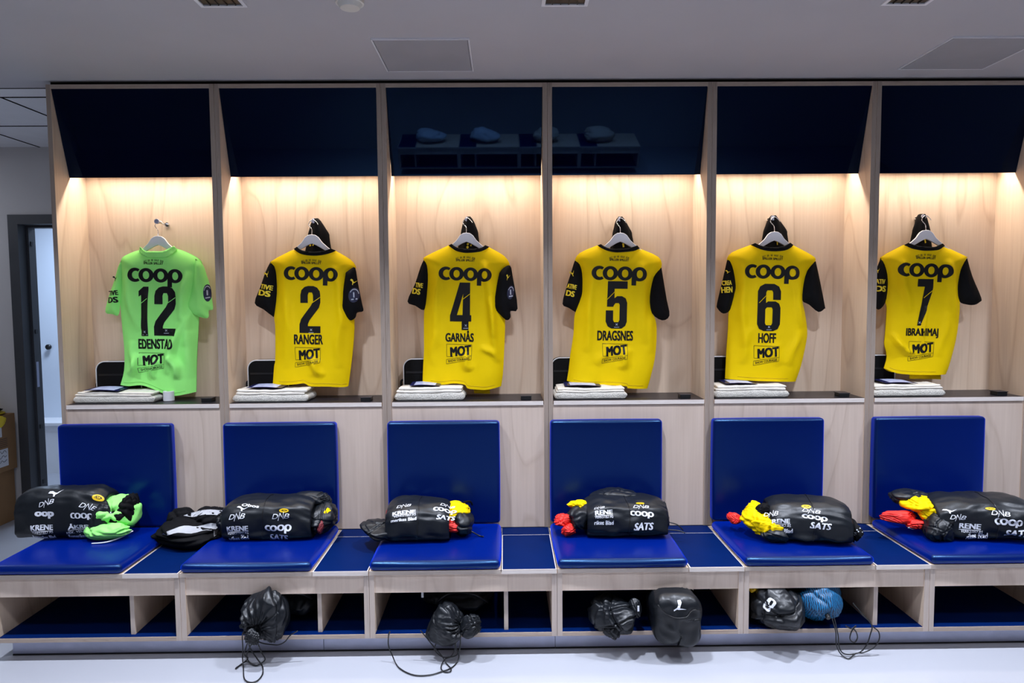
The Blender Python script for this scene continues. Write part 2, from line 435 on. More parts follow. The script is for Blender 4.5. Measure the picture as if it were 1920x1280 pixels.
class Cloth:
    """hanging cloth: stand-off from the plane y=y0 grows from its seams inward, with folds on top"""
    def __init__(s, y0, thick, rim, seed, folds=(), fall=.035, ripple=.005):
        s.y0, s.T, s.rim, s.fall, s.rip = y0, thick, rim, fall, ripple; s.folds = folds; s.off = seed*3.7
    def depth(s, P):
        e = np.min([seg_dist(P, r) for r in s.rim], 0)
        k = 1-np.exp(-e/s.fall); d = s.T*k
        for (x0, z0, x1, z1, w, amp) in s.folds:
            a = np.array((x0, z0)); v = np.array((x1-x0, z1-z0)); L = np.hypot(*v); u = v/L
            t = ((P-a)@u)/L; p = (P-a)@np.array((-u[1], u[0])) + .006*np.sin(t*7+x0*40)
            ta = np.clip(t, 0, 1); m = np.where((t > 0) & (t < 1), np.sin(math.pi*np.clip(ta, .0, 1))**.6, 0)
            d = d + amp*m*np.exp(-(p/w)**2)*(1-np.exp(-e/.03))
        nz = np.array([noise.noise(Vector((x*9+s.off, z*4, s.off))) + .5*noise.noise(Vector((x*22, z*11+s.off, 3.1))) for x, z in P])
        return d + s.rip*nz*k
    def back(s, P, off=0):
        return [(x, s.y0-d-off, z) for (x, z), d in zip(P, s.depth(P))]

def cloth_panel(bm, loop, step, cloth, side=-1, scale=1, mi=0):
    P, F = sheet(loop, step)
    d = cloth.depth(P)*scale
    vs = [bm.verts.new((x, cloth.y0+side*q, z)) for (x, z), q in zip(P, d)]
    for f in F:
        q = bm.faces.new([vs[i] for i in f]); q.normal_update(); q.material_index = mi
        if q.normal.y*side < 0: q.normal_flip()

def lump(c, r, seed, rough=.16, freq=1.7, sub=5, pleat=None, rot=0, flat=None, cubby=False):
    """bunched cloth: soft facets with sharp-bottomed creases; pleat=(axis, count, depth) gathers it towards one pole"""
    rnd = random.Random(seed*101+7)
    def dirn():
        while True:
            v = Vector((rnd.uniform(-1, 1), rnd.uniform(-1, 1), rnd.uniform(-1, 1)))
            if .1 < v.length < 1: return v.normalized()
    pl = [(dirn(), rnd.uniform(.80, 1.05)) for _ in range(15)]
    cr = [(dirn(), rnd.uniform(-.45, .45), rnd.uniform(.05, .12), rnd.uniform(.5, 1), dirn()) for _ in range(int(9*freq/1.5))]
    bm = bmesh.new(); bmesh.ops.create_icosphere(bm, subdivisions=sub, radius=1)
    o = Vector((seed*1.37, seed*.71, seed*2.3)); ca, sa = math.cos(rot), math.sin(rot)
    ax = Vector(pleat[0]).normalized() if pleat else None
    if pleat:
        e1 = ax.orthogonal().normalized(); e2 = ax.cross(e1)
    for v in bm.verts:
        n = v.co.normalized(); nw = (n + .16*noise.noise_vector(n*1.6+o)).normalized()
        acc = 0
        for p, h in pl:
            q = nw.dot(p)
            if q > 0: acc += (q/h)**9
        d = max(acc, .2)**(-1/9)
        d = min(d, 1.18)
        for q, t, w_, am, side in cr:
            if n.dot(side) < -.1: continue
            m_ = min(1, (n.dot(side)+.1)*2)
            x = abs(nw.dot(q)-t)/w_
            d -= rough*.55*am*m_*math.exp(-x*1.3)
            d += rough*.22*am*m_*math.exp(-((x-1.7)**2))
        d += .035*noise.noise(n*3+o) + .012*noise.noise(n*8+o)
        if pleat:
            th = math.acos(max(-1, min(1, n.dot(ax)))); ph = math.atan2(n.dot(e2), n.dot(e1))
            wv = math.sin(ph*pleat[1] + 2.5*noise.noise(n*1.5+o)); wv = 1-2*abs(wv)**.7
            d += pleat[2]*wv*math.exp(-(th/1.0)**2)*min(1, th*3)
            d -= .22*math.exp(-(th/.25)**2)
        p = Vector((n.x*r[0], n.y*r[1], n.z*r[2]))*d
        p = Vector((p.x*ca-p.y*sa, p.x*sa+p.y*ca, p.z)) + Vector(c)
        if flat is not None and p.z < flat: p.z = flat + (p.z-flat)*.01
        if cubby and p.y > -.532: p.z = max(.1048, min(.279, p.z))
        v.co = p
    return bm

def bvh_of(o):
    d = origin_of(o); me = o.data
    return BVHTree.FromPolygons([v.co + d for v in me.vertices], [tuple(p.vertices) for p in me.polygons])

def onto(tree, direction, off=.0018):
    """map (x,z) art onto a mesh along a direction"""
    n = Vector(direction).normalized()
    def f(P):
        out = []
        for x, z in P:
            s = Vector((x, 0, z)) - n*1.5
            h = tree.ray_cast(s, n)
            out.append((h[0]-n*off) if h[0] else Vector((x, 0, z)))
        return out
    return f

DATA = {'12': {'neck': [[0.349, 1.7921], [0.3644, 1.7787], [0.3814, 1.7693], [0.4254, 1.7682], [0.4681, 1.7687], [0.4953, 1.7819], [0.5185, 1.795]], 'lo': [[0.3379, 1.7829], [0.3533, 1.7681], [0.3741, 1.7547], [0.4005, 1.7478], [0.4432, 1.7462], [0.486, 1.7486], [0.5105, 1.7617], [0.5302, 1.787]], 'up': [[0.3494, 1.8028], [0.3649, 1.7894], [0.3818, 1.7799], [0.4258, 1.7788], [0.4685, 1.7794], [0.4957, 1.7925], [0.5189, 1.8057]], 'left': [[0.3382, 1.7882], [0.3017, 1.7778], [0.2472, 1.7502], [0.2404, 1.7155], [0.2379, 1.6273], [0.2273, 1.5065], [0.234, 1.3526], [0.2371, 1.274], [0.2318, 1.1762], [0.2096, 1.1]], 'hem': [[0.2096, 1.1], [0.2648, 1.0968], [0.3257, 1.1017], [0.3712, 1.0904], [0.4482, 1.0569], [0.5018, 1.0454], [0.596, 1.061]], 'right': [[0.596, 1.061], [0.6048, 1.2275], [0.6158, 1.3523], [0.625, 1.4577], [0.6353, 1.5922], [0.6499, 1.6993], [0.634, 1.7412], [0.5685, 1.7774], [0.5303, 1.791]], 'sl': [[[0.2484, 1.7475], [0.2251, 1.7023], [0.2047, 1.6382], [0.1703, 1.5499], [0.1509, 1.4748], [0.1852, 1.4637], [0.2144, 1.4565], [0.2273, 1.5065], [0.2392, 1.6272], [0.2438, 1.7021]], [[0.6272, 1.7396], [0.6636, 1.71], [0.6805, 1.659], [0.6948, 1.6079], [0.7031, 1.5379], [0.7066, 1.4854], [0.6849, 1.4788], [0.6839, 1.4491], [0.6674, 1.4395], [0.6143, 1.4578], [0.577, 1.5023], [0.5967, 1.564], [0.6095, 1.6193], [0.6194, 1.6701], [0.6236, 1.7129]]], 'coop': [0.4249, 1.6567, 0.2783, -2], 'num': [0.4347, 1.6017, 0.2486, '12'], 'name': [0.4205, 1.3118, 0.1837, 'EDENSTAD'], 'mot': [0.3947, 1.2727], 'small': [[0.4187, 1.7343], [0.418, 1.7183], 0.0973], 'col': 'green', 'slv': [('TIVE', 0.2007, 1.5712, 0.0486, 0.0243, 5, 0), ('DS', 0.1978, 1.5363, 0.0513, 0.0297, 3, 0), ('cat', 0.2119, 1.6435, 0.0243, 0.027, 0, 0), ('badge', 0.6867, 1.5677, 0.0351, 0.0865, 0, 1)]}, '2': {'neck': [[1.1293, 1.791], [1.1504, 1.7789], [1.177, 1.768], [1.217, 1.7624], [1.26, 1.7648], [1.291, 1.7726], [1.3168, 1.7831]], 'lo': [[1.1198, 1.7871], [1.1369, 1.7736], [1.166, 1.7587], [1.21, 1.7517], [1.2597, 1.7527], [1.3078, 1.7645], [1.3301, 1.7777]], 'up': [[1.1392, 1.7976], [1.1507, 1.7869], [1.1772, 1.776], [1.2172, 1.7704], [1.2602, 1.7728], [1.2912, 1.7806], [1.3083, 1.7885]], 'left': [[1.1207, 1.7884], [0.9961, 1.7248], [1.0142, 1.6995], [1.0231, 1.6566], [1.0236, 1.5625], [1.0068, 1.4493], [1.0103, 1.3857], [1.0056, 1.2241], [0.9992, 1.1914], [0.9897, 1.0986]], 'hem': [[0.9897, 1.0986], [1.0743, 1.0965], [1.1308, 1.1017], [1.1621, 1.1039], [1.1943, 1.0886], [1.2703, 1.0868], [1.3543, 1.0806], [1.3775, 1.0842]], 'right': [[1.3775, 1.0842], [1.3899, 1.1635], [1.4074, 1.2916], [1.4159, 1.4191], [1.4019, 1.5058], [1.3959, 1.6002], [1.4026, 1.662], [1.4301, 1.69], [1.4042, 1.7309], [1.3298, 1.7766]], 'sl': [[[0.9975, 1.7243], [0.9705, 1.6738], [0.9413, 1.5954], [0.9103, 1.5149], [0.9539, 1.4822], [0.996, 1.4494], [1.0082, 1.452], [1.0244, 1.5625], [1.0242, 1.6566], [1.0155, 1.6995]], [[1.3826, 1.6659], [1.4058, 1.6821], [1.4309, 1.6892], [1.4433, 1.6133], [1.4613, 1.5108], [1.4672, 1.4702], [1.436, 1.4623], [1.4274, 1.438], [1.4038, 1.4227], [1.3842, 1.4391], [1.3548, 1.4872], [1.362, 1.5331], [1.3717, 1.6031]]], 'coop': [1.2077, 1.6593, 0.2729, -2.2], 'num': [1.2034, 1.5989, 0.2378, '2'], 'name': [1.1897, 1.3287, 0.1459, 'RANGER'], 'mot': [1.1847, 1.2934], 'small': [[1.2121, 1.729], [1.2118, 1.7143], 0.0973], 'col': 'yellow', 'slv': [('TIVE', 0.9775, 1.5951, 0.0675, 0.0243, -10, 0), ('DS', 0.9672, 1.5643, 0.0648, 0.0297, -10, 0), ('cat', 0.9808, 1.6596, 0.0324, 0.0297, 20, 0), ('cat', 1.4232, 1.6161, 0.0351, 0.0297, -15, 1), ('badge', 1.4258, 1.5515, 0.054, 0.0757, -10, 1)]}, '4': {'neck': [[1.9136, 1.7953], [1.9376, 1.779], [1.9671, 1.7708], [2.0021, 1.7679], [2.0507, 1.7716], [2.0804, 1.7808], [2.0994, 1.794]], 'lo': [[1.9042, 1.7993], [1.9189, 1.7872], [1.9429, 1.771], [1.9724, 1.7627], [2.002, 1.7599], [2.0587, 1.7648], [2.0912, 1.7767], [2.1102, 1.7913]], 'up': [[1.9205, 1.8072], [1.9351, 1.7951], [1.9565, 1.7856], [2.0023, 1.7797], [2.0508, 1.7818], [2.0751, 1.7888], [2.09, 1.7995]], 'left': [[1.9029, 1.8007], [1.7883, 1.7479], [1.7745, 1.7281], [1.79, 1.6996], [1.7945, 1.6283], [1.7849, 1.5246], [1.774, 1.4722], [1.7705, 1.3634], [1.7698, 1.2668], [1.7642, 1.1857], [1.7601, 1.1]], 'hem': [[1.7601, 1.1], [1.8575, 1.091], [1.9225, 1.0973], [1.978, 1.0899], [1.9942, 1.0705], [2.0432, 1.0646], [2.0924, 1.0625], [2.1651, 1.0764]], 'right': [[2.1651, 1.0764], [2.175, 1.1414], [2.1828, 1.2634], [2.1881, 1.4248], [2.1724, 1.4892], [2.1679, 1.6028], [2.1819, 1.6619], [2.2146, 1.6953], [2.1866, 1.7452], [2.1075, 1.7913]], 'sl': [[[1.7753, 1.727], [1.7586, 1.6917], [1.7286, 1.6048], [1.6893, 1.5172], [1.7284, 1.4952], [1.7727, 1.4722], [1.7857, 1.5246], [1.7953, 1.6283], [1.791, 1.6996]], [[2.1603, 1.6567], [2.1821, 1.6835], [2.2165, 1.6948], [2.2298, 1.6331], [2.2528, 1.4767], [2.2167, 1.4645], [2.2164, 1.4328], [2.1922, 1.4191], [2.1397, 1.4732], [2.1317, 1.4895], [2.1461, 1.5867]]], 'coop': [1.9873, 1.6525, 0.2688, -2.5], 'num': [1.966, 1.6109, 0.2405, '4'], 'name': [1.956, 1.3389, 0.1445, 'GARNÅS'], 'mot': [1.9533, 1.3035], 'small': [[1.9897, 1.7385], [1.9895, 1.7229], 0.0946], 'col': 'yellow', 'front': [[2.0217, 1.0663], [2.0253, 1.0386], [2.1073, 1.0359], [2.1054, 1.0628]], 'slv': [('TIVE', 1.7517, 1.599, 0.0405, 0.0243, -8, 0), ('DS', 1.7377, 1.5681, 0.0432, 0.0297, -10, 0), ('cat', 2.2033, 1.6349, 0.0189, 0.0297, -15, 1), ('badge', 2.2176, 1.5592, 0.0351, 0.0702, -10, 1)]}, '5': {'neck': [[2.6745, 1.7889], [2.707, 1.774], [2.7557, 1.7656], [2.8072, 1.769], [2.8478, 1.7798], [2.8667, 1.7863]], 'lo': [[2.6634, 1.7944], [2.6799, 1.7809], [2.7057, 1.7673], [2.7395, 1.759], [2.7734, 1.7574], [2.8411, 1.7637], [2.8776, 1.7782]], 'up': [[2.6786, 1.801], [2.7056, 1.7826], [2.7314, 1.776], [2.7557, 1.7739], [2.8072, 1.7771], [2.8369, 1.7844], [2.864, 1.7931]], 'left': [[2.6634, 1.7963], [2.5739, 1.7587], [2.5484, 1.7191], [2.5703, 1.6996], [2.5838, 1.6524], [2.5851, 1.5782], [2.5796, 1.5349], [2.5518, 1.4619], [2.5442, 1.4221], [2.5397, 1.3413], [2.5231, 1.236], [2.5151, 1.1629], [2.5053, 1.1018]], 'hem': [[2.5053, 1.1018], [2.5874, 1.0845], [2.7099, 1.0815], [2.8067, 1.0743], [2.8149, 1.0646], [2.8643, 1.0601], [2.922, 1.0573]], 'right': [[2.922, 1.0573], [2.9376, 1.1104], [2.9614, 1.2159], [2.9697, 1.3378], [2.9638, 1.4107], [2.9417, 1.459], [2.9358, 1.5323], [2.9543, 1.6279], [2.992, 1.6819], [2.9767, 1.7346], [2.8765, 1.7798]], 'sl': [[[2.55, 1.7181], [2.5446, 1.7133], [2.5239, 1.6472], [2.5037, 1.5831], [2.4834, 1.4991], [2.5143, 1.4785], [2.5469, 1.4582], [2.5524, 1.4619], [2.5804, 1.5349], [2.5859, 1.5782], [2.5846, 1.6524], [2.5717, 1.6996]], [[2.9915, 1.6817], [3.0034, 1.6117], [3.0203, 1.5154], [3.0346, 1.4344], [2.9965, 1.4104], [2.9436, 1.4481], [2.9304, 1.5323], [2.9489, 1.628], [2.9677, 1.6592]]], 'coop': [2.7696, 1.6498, 0.2823, -2], 'num': [2.7588, 1.612, 0.2405, '5'], 'name': [2.7499, 1.3352, 0.1837, 'DRAGSNES'], 'mot': [2.7486, 1.2998], 'small': [[2.7694, 1.7359], [2.7694, 1.7198], 0.0973], 'col': 'yellow', 'slv': [('ATIVE', 2.5308, 1.5867, 0.0486, 0.0243, -12, 0), ('DS', 2.5226, 1.5516, 0.0432, 0.0297, -12, 0), ('cat', 2.5337, 1.6528, 0.027, 0.0297, 20, 0)]}, '6': {'neck': [[3.4609, 1.7892], [3.4991, 1.7755], [3.5428, 1.7685], [3.5944, 1.7708], [3.635, 1.7827], [3.6539, 1.7906]], 'lo': [[3.4497, 1.7919], [3.4884, 1.7688], [3.543, 1.7577], [3.6109, 1.7613], [3.6488, 1.7772], [3.6648, 1.7906]], 'up': [[3.4661, 1.8013], [3.499, 1.7849], [3.5426, 1.7779], [3.5943, 1.7802], [3.624, 1.7908], [3.645, 1.8014]], 'left': [[3.4497, 1.7933], [3.3526, 1.7549], [3.3284, 1.7187], [3.3421, 1.7105], [3.3614, 1.6645], [3.3738, 1.5969], [3.3743, 1.5622], [3.3638, 1.5292], [3.3413, 1.456], [3.3386, 1.3674], [3.3318, 1.254], [3.3287, 1.1725], [3.3262, 1.1056]], 'hem': [[3.3262, 1.1056], [3.452, 1.0979], [3.5747, 1.0924], [3.6935, 1.0875]], 'right': [[3.6935, 1.0875], [3.7206, 1.1691], [3.7456, 1.2917], [3.7493, 1.356], [3.7354, 1.4448], [3.7223, 1.5021], [3.7263, 1.5743], [3.7452, 1.6546], [3.785, 1.7092], [3.7653, 1.7387], [3.6637, 1.7919]], 'sl': [[[3.3286, 1.7176], [3.307, 1.6176], [3.2796, 1.4972], [3.2821, 1.4689], [3.313, 1.4426], [3.3493, 1.4641], [3.3685, 1.5454], [3.3748, 1.586], [3.362, 1.6645], [3.3437, 1.7105]], [[3.785, 1.7086], [3.8044, 1.6301], [3.8378, 1.4767], [3.8367, 1.4647], [3.8044, 1.447], [3.7549, 1.4855], [3.7177, 1.5103], [3.7205, 1.5906], [3.7383, 1.6546], [3.7595, 1.6861]]], 'coop': [3.5502, 1.6524, 0.2823, -2], 'num': [3.5389, 1.593, 0.2405, '6'], 'name': [3.5283, 1.3167, 0.0919, 'HOFF'], 'mot': [3.5261, 1.2825], 'small': [[3.5515, 1.7374], [3.5518, 1.7199], 0.1027], 'col': 'yellow', 'slv': [('CREA', 3.3247, 1.5999, 0.0459, 0.0243, 3, 0), ('HEN', 3.3251, 1.5647, 0.054, 0.0297, 3, 0), ('cat', 3.3294, 1.6553, 0.0243, 0.0162, -15, 0)]}, '7': {'neck': [[4.2484, 1.7868], [4.2829, 1.7744], [4.3277, 1.7665], [4.3789, 1.7662], [4.4154, 1.7776], [4.4343, 1.7842]], 'lo': [[4.2375, 1.7868], [4.2626, 1.7691], [4.2902, 1.7609], [4.3281, 1.7552], [4.3963, 1.7588], [4.4265, 1.7721], [4.4467, 1.7814]], 'up': [[4.2533, 1.7975], [4.2826, 1.7841], [4.3274, 1.7755], [4.3786, 1.7751], [4.4042, 1.7844], [4.4259, 1.7923]], 'left': [[4.2374, 1.7882], [4.1204, 1.7245], [4.1418, 1.6922], [4.1569, 1.6414], [4.1606, 1.5668], [4.1525, 1.5016], [4.1603, 1.4579], [4.1547, 1.3213], [4.1523, 1.2785], [4.167, 1.2141], [4.1538, 1.1536]], 'hem': [[4.1538, 1.1536], [4.2108, 1.1283], [4.3233, 1.1204], [4.4783, 1.1182]], 'right': [[4.4783, 1.1182], [4.4948, 1.1645], [4.5249, 1.2936], [4.5377, 1.4037], [4.5397, 1.4892], [4.53, 1.5233], [4.5274, 1.5832], [4.5399, 1.6591], [4.5679, 1.7198], [4.5649, 1.7266], [4.4454, 1.7814]], 'sl': [[[4.1212, 1.7231], [4.0938, 1.6459], [4.0746, 1.5435], [4.0803, 1.4926], [4.1153, 1.4566], [4.15, 1.4921], [4.1606, 1.5668], [4.157, 1.6374], [4.1405, 1.6889]], [[4.568, 1.719], [4.5987, 1.6248], [4.6489, 1.5143], [4.642, 1.4925], [4.6133, 1.4774], [4.5703, 1.4805], [4.5344, 1.4988], [4.5222, 1.5751], [4.5333, 1.651], [4.5472, 1.6861]]], 'coop': [4.3344, 1.6551, 0.2783, -2.5], 'num': [4.338, 1.6117, 0.2378, '7'], 'name': [4.3278, 1.335, 0.1662, 'IBRAHIMAJ'], 'mot': [4.3262, 1.298], 'small': [[4.3347, 1.7349], [4.3352, 1.7187], 0.0973], 'col': 'yellow', 'front': [[4.2933, 1.1243], [4.2961, 1.095], [4.4623, 1.0908], [4.46, 1.12]], 'slv': [('ATIV', 4.1141, 1.6011, 0.0459, 0.0243, -3, 0), ('DS', 4.1151, 1.5644, 0.054, 0.0297, -3, 0), ('cat', 4.1031, 1.6567, 0.0162, 0.0243, 0, 0)]}, 'hang': [[0.4308, 1.8588], [1.2088, 1.8606], [1.9941, 1.8648], [2.7803, 1.8598], [3.5712, 1.8608], [4.3521, 1.8635]], 'bundle': [{'p': (0.115, -0.155, 0.205, 0.095, 0.235, 0), 't': [('DNB', -0.0478, 0.0585, 0.0738, 0.0286, 12), ('DNB', 0.1435, 0.0445, 0.0787, 0.0314, -12), ('oop', -0.0547, 0.0061, 0.0933, 0.0299, 0), ('coop', 0.1162, 0.0, 0.1032, 0.0301, 0), ('KRENE', -0.0683, -0.0505, 0.1008, 0.0231, 0), ('VERKSTED AS', -0.0683, -0.0708, 0.0984, 0.0121, 0), ('ÅKREN', 0.1093, -0.0466, 0.1132, 0.0249, 0), ('MEK. VERKSTED', 0.1025, -0.0753, 0.1158, 0.0137, 0), ('Romerikes Blad', -0.0683, -0.0997, 0.1037, 0.0197, 0), ('Romerikes Blad', 0.1025, -0.0983, 0.1136, 0.022, 0), ('cat', -0.0205, 0.1042, 0.0668, 0.0368, 10), ('crest', 0.1777, 0.0952, 0.0494, 0.0301, 15), ('ÅKREN', 0.205, 0.0, 0.1032, 0.0224, 50)]}, {'p': (1.085, -0.185, 0.205, 0.118, 0.185, 0), 't': [('DNB', -0.123, 0.0305, 0.0752, 0.0318, 0), ('DNB', 0.0752, 0.028, 0.0776, 0.0311, 0), ('KRENE', -0.123, -0.0244, 0.0994, 0.0247, 0), ('VERKSTED AS', -0.123, -0.0475, 0.0971, 0.0127, 0), ('erikes Blad', -0.123, -0.0749, 0.095, 0.0255, 4), ('coop', 0.0615, -0.0292, 0.1214, 0.0371, 0), ('SATS', 0.0615, -0.0749, 0.0877, 0.0382, 0), ('cat', -0.1025, 0.0644, 0.0584, 0.0227, -8), ('Obos', -0.0683, 0.0778, 0.083, 0.0143, -8), ('crest', 0.0888, 0.0534, 0.0438, 0.0169, 0)]}, {'p': (1.782, -0.215, 0.145, 0.135, 0.17, 0), 't': [('DNB', -0.0628, 0.1009, 0.0681, 0.0236, 4), ('KRENE', -0.058, 0.0634, 0.106, 0.0164, 5), ('VERKSTED AS', -0.0532, 0.0479, 0.1009, 0.0087, 5), ('merikes Blad', -0.058, 0.0304, 0.115, 0.0135, 4), ('DNB', 0.1353, 0.1185, 0.0685, 0.0232, 4), ('coop', 0.1257, 0.0799, 0.1065, 0.0281, 3), ('SATS', 0.1305, 0.0436, 0.0865, 0.0213, 4)]}, {'p': (2.742, -0.19, 0.185, 0.13, 0.165, 0.0), 't': [('DNB', -0.1295, 0.0704, 0.0489, 0.0145, 0), ('RENE', -0.111, 0.0465, 0.0803, 0.0202, 0), ('VERKSTED AS', -0.111, 0.0273, 0.0825, 0.0121, 0), ('rikes Blad', -0.111, 0.0, 0.0873, 0.0196, -2), ('coop', 0.0617, 0.0338, 0.1093, 0.028, -4), ('SATS', 0.0678, -0.016, 0.0923, 0.0324, 0), ('DNB', 0.0617, 0.0704, 0.0734, 0.0214, -4), ('crest', 0.0617, 0.0923, 0.0394, 0.0147, 0)]}, {'p': (3.565, -0.29, 0.175, 0.13, 0.175, -12), 't': [('DNB', -0.1692, 0.0556, 0.0622, 0.0302, -4), ('KRENE', -0.14, 0.0192, 0.0952, 0.0189, -2), ('VERKSTED AS', -0.1342, 0.0, 0.0904, 0.0121, -2), ('erikes Blad', -0.1283, -0.0277, 0.0952, 0.0196, 4), ('DNB', 0.0, 0.0668, 0.0759, 0.0245, -10), ('coop', 0.0117, 0.0358, 0.1061, 0.0234, -6), ('SATS', 0.035, 0.0046, 0.0894, 0.0262, -2), ('crest', -0.0175, 0.0907, 0.0406, 0.0204, 0)]}, {'p': (4.37, -0.275, 0.22, 0.14, 0.18, -8), 't': [('DNB', -0.1467, 0.0223, 0.0667, 0.0274, -8), ('RENE', -0.0953, -0.0175, 0.0904, 0.0266, -3), ('VERKSTED AS', -0.088, -0.0414, 0.0904, 0.0126, -3), ('rikes Blad', -0.066, -0.063, 0.0905, 0.0288, 3), ('DNB', 0.0293, 0.0438, 0.0806, 0.0287, -6), ('coop', 0.0587, 0.0047, 0.1181, 0.0338, -3), ('SATS', 0.0953, -0.0414, 0.0992, 0.0328, 2), ('cat', -0.176, 0.0529, 0.0574, 0.0225, -10), ('crest', -0.0073, 0.0645, 0.0429, 0.0135, 0)]}], 'cords': [[[[1.0983, -0.57, 0.1616], [1.0805, -0.57, 0.1441], [1.0735, -0.57, 0.1264], [1.074, -0.57, 0.073], [1.0717, -0.57, 0.0285], [1.0885, -0.6088, 0.005], [1.122, -0.6874, 0.005], [1.1546, -0.7144, 0.005], [1.1795, -0.7038, 0.005], [1.1843, -0.6583, 0.005], [1.17, -0.6108, 0.005], [1.1522, -0.5781, 0.005], [1.1245, -0.57, 0.0367], [1.1041, -0.57, 0.0726], [1.0985, -0.57, 0.0994]], [[1.135, -0.57, 0.0989], [1.1508, -0.57, 0.0542], [1.1651, -0.57, 0.0272], [1.1604, -0.57, 0.0139], [1.1406, -0.5819, 0.005], [1.1248, -0.5856, 0.005], [1.0938, -0.57, 0.0192], [1.0903, -0.57, 0.0461], [1.1042, -0.57, 0.0771], [1.1135, -0.57, 0.0992]], [[1.0963, -0.57, 0.0994], [1.0796, -0.57, 0.0462], [1.0941, -0.57, 0.0282], [1.0718, -0.57, 0.0061], [1.0575, -0.6, 0.005], [1.0584, -0.6081, 0.005], [1.0682, -0.5719, 0.005], [1.0893, -0.57, 0.0126], [1.1233, -0.5815, 0.005], [1.1399, -0.5859, 0.005]], [[1.1393, -0.57, 0.0989], [1.1648, -0.57, 0.0896], [1.1991, -0.57, 0.0847], [1.2249, -0.57, 0.0844], [1.2511, -0.57, 0.0974], [1.2734, -0.57, 0.1238], [1.3062, -0.57, 0.1434]]], [[[1.6932, -0.57, 0.1361], [1.6864, -0.57, 0.1184], [1.6855, -0.57, 0.0738], [1.6999, -0.57, 0.0334], [1.7167, -0.5839, 0.005], [1.7401, -0.6249, 0.005], [1.7838, -0.6652, 0.005], [1.8278, -0.6817, 0.005], [1.8771, -0.6752, 0.005], [1.9169, -0.6529, 0.005], [1.9488, -0.63, 0.005], [1.9716, -0.5903, 0.005], [1.9813, -0.57, 0.0252], [1.975, -0.57, 0.0477], [1.9666, -0.57, 0.0657], [1.9628, -0.57, 0.1059]], [[1.8206, -0.57, 0.1389], [1.8418, -0.57, 0.1119], [1.8757, -0.57, 0.0669], [1.9098, -0.57, 0.0262], [1.9284, -0.5892, 0.005], [1.951, -0.6301, 0.005], [1.9507, -0.6538, 0.005], [1.9299, -0.6572, 0.005], [1.9134, -0.6371, 0.005], [1.9105, -0.605, 0.005], [1.9226, -0.57, 0.0125], [1.9488, -0.57, 0.0256], [1.9666, -0.57, 0.0612], [1.9693, -0.57, 0.1058]], [[1.9024, -0.57, 0.1156], [1.88, -0.57, 0.0668], [1.884, -0.57, 0.0444], [1.9097, -0.57, 0.0239], [1.9357, -0.57, 0.0213], [1.9705, -0.57, 0.0298], [1.986, -0.57, 0.0609], [1.9889, -0.57, 0.1145]]], [[[3.5612, -0.57, 0.1698], [3.5784, -0.57, 0.1107], [3.583, -0.57, 0.0516], [3.6031, -0.57, 0.012], [3.6232, -0.5943, 0.005], [3.6671, -0.57, 0.0144], [3.6991, -0.57, 0.0173], [3.7434, -0.57, 0.0397], [3.7649, -0.57, 0.0755], [3.7608, -0.57, 0.1083], [3.7379, -0.57, 0.1283]], [[3.5707, -0.57, 0.1696], [3.5883, -0.57, 0.0975], [3.5961, -0.57, 0.0383], [3.6223, -0.57, 0.0117], [3.6799, -0.57, 0.0175], [3.7111, -0.57, 0.0499], [3.7259, -0.57, 0.0957], [3.7312, -0.57, 0.1382], [3.6884, -0.57, 0.1877], [3.649, -0.57, 0.2339]], [[3.6194, -0.57, 0.1363], [3.6453, -0.57, 0.1229], [3.6641, -0.57, 0.1358], [3.6456, -0.57, 0.1098], [3.64, -0.57, 0.0771], [3.6595, -0.57, 0.0624], [3.6718, -0.57, 0.0833], [3.6648, -0.57, 0.1096], [3.6517, -0.57, 0.1228]]]]}

# ================================================================== the setting
def struct(name, bm, mats, **k):
    o = emit(name, bm, mats, **k); o['kind'] = 'structure'; return o

struct('floor', bx(-4, 7.5, -6.6, 4.2, -.05, 0), 'floor')
struct('ceiling', bx(-4, 7.5, -6.6, .122, 2.585, 2.65), 'gyps')
struct('ceiling', bx(-4, 0.02, .128, 1.46, 2.587, 2.65), 'tile')
bm = bmesh.new()
box(bm, -4, .02, .122, .129, 2.583, 2.592); box(bm, -4, .02, .277, .284, 2.583, 2.588)
for x in (-.411, -.995, -1.59, -2.19): box(bm, x-.004, x+.004, .284, 1.46, 2.5835, 2.588)
box(bm, -4, .02, .874, .882, 2.5835, 2.588)
struct('trim_1', bm, 'dark')
struct('trim_2', bx(.006, 5.6, .03, .045, 2.5655, 2.586), 'dark')
struct('wall_behind_lockers', bx(.02, 7.5, .278, .33, 0, 2.585), 'wallp')
struct('wall_alcove', bx(.02, .07, .33, 1.46, 0, 2.65), 'wallp')
bm = bmesh.new()
box(bm, -4, -1.232, 1.46, 1.60, 0, 2.65); box(bm, -.30, .07, 1.46, 1.60, 0, 2.65); box(bm, -1.232, -.30, 1.46, 1.60, 2.127, 2.65)
struct('wall_back', bm, 'wallp')
struct('wall_left', bx(-4.06, -4, -6.6, 4.2, 0, 2.65), 'wallp')
struct('wall_right', bx(7.5, 7.56, -6.6, .33, 0, 2.65), 'wallp')
struct('wall_front', bx(-4.06, 7.56, -6.66, -6.6, 0, 2.65), 'wallp')
struct('baseboard_back', bx(-4, -1.232, 1.448, 1.46, 0, .09), 'white')
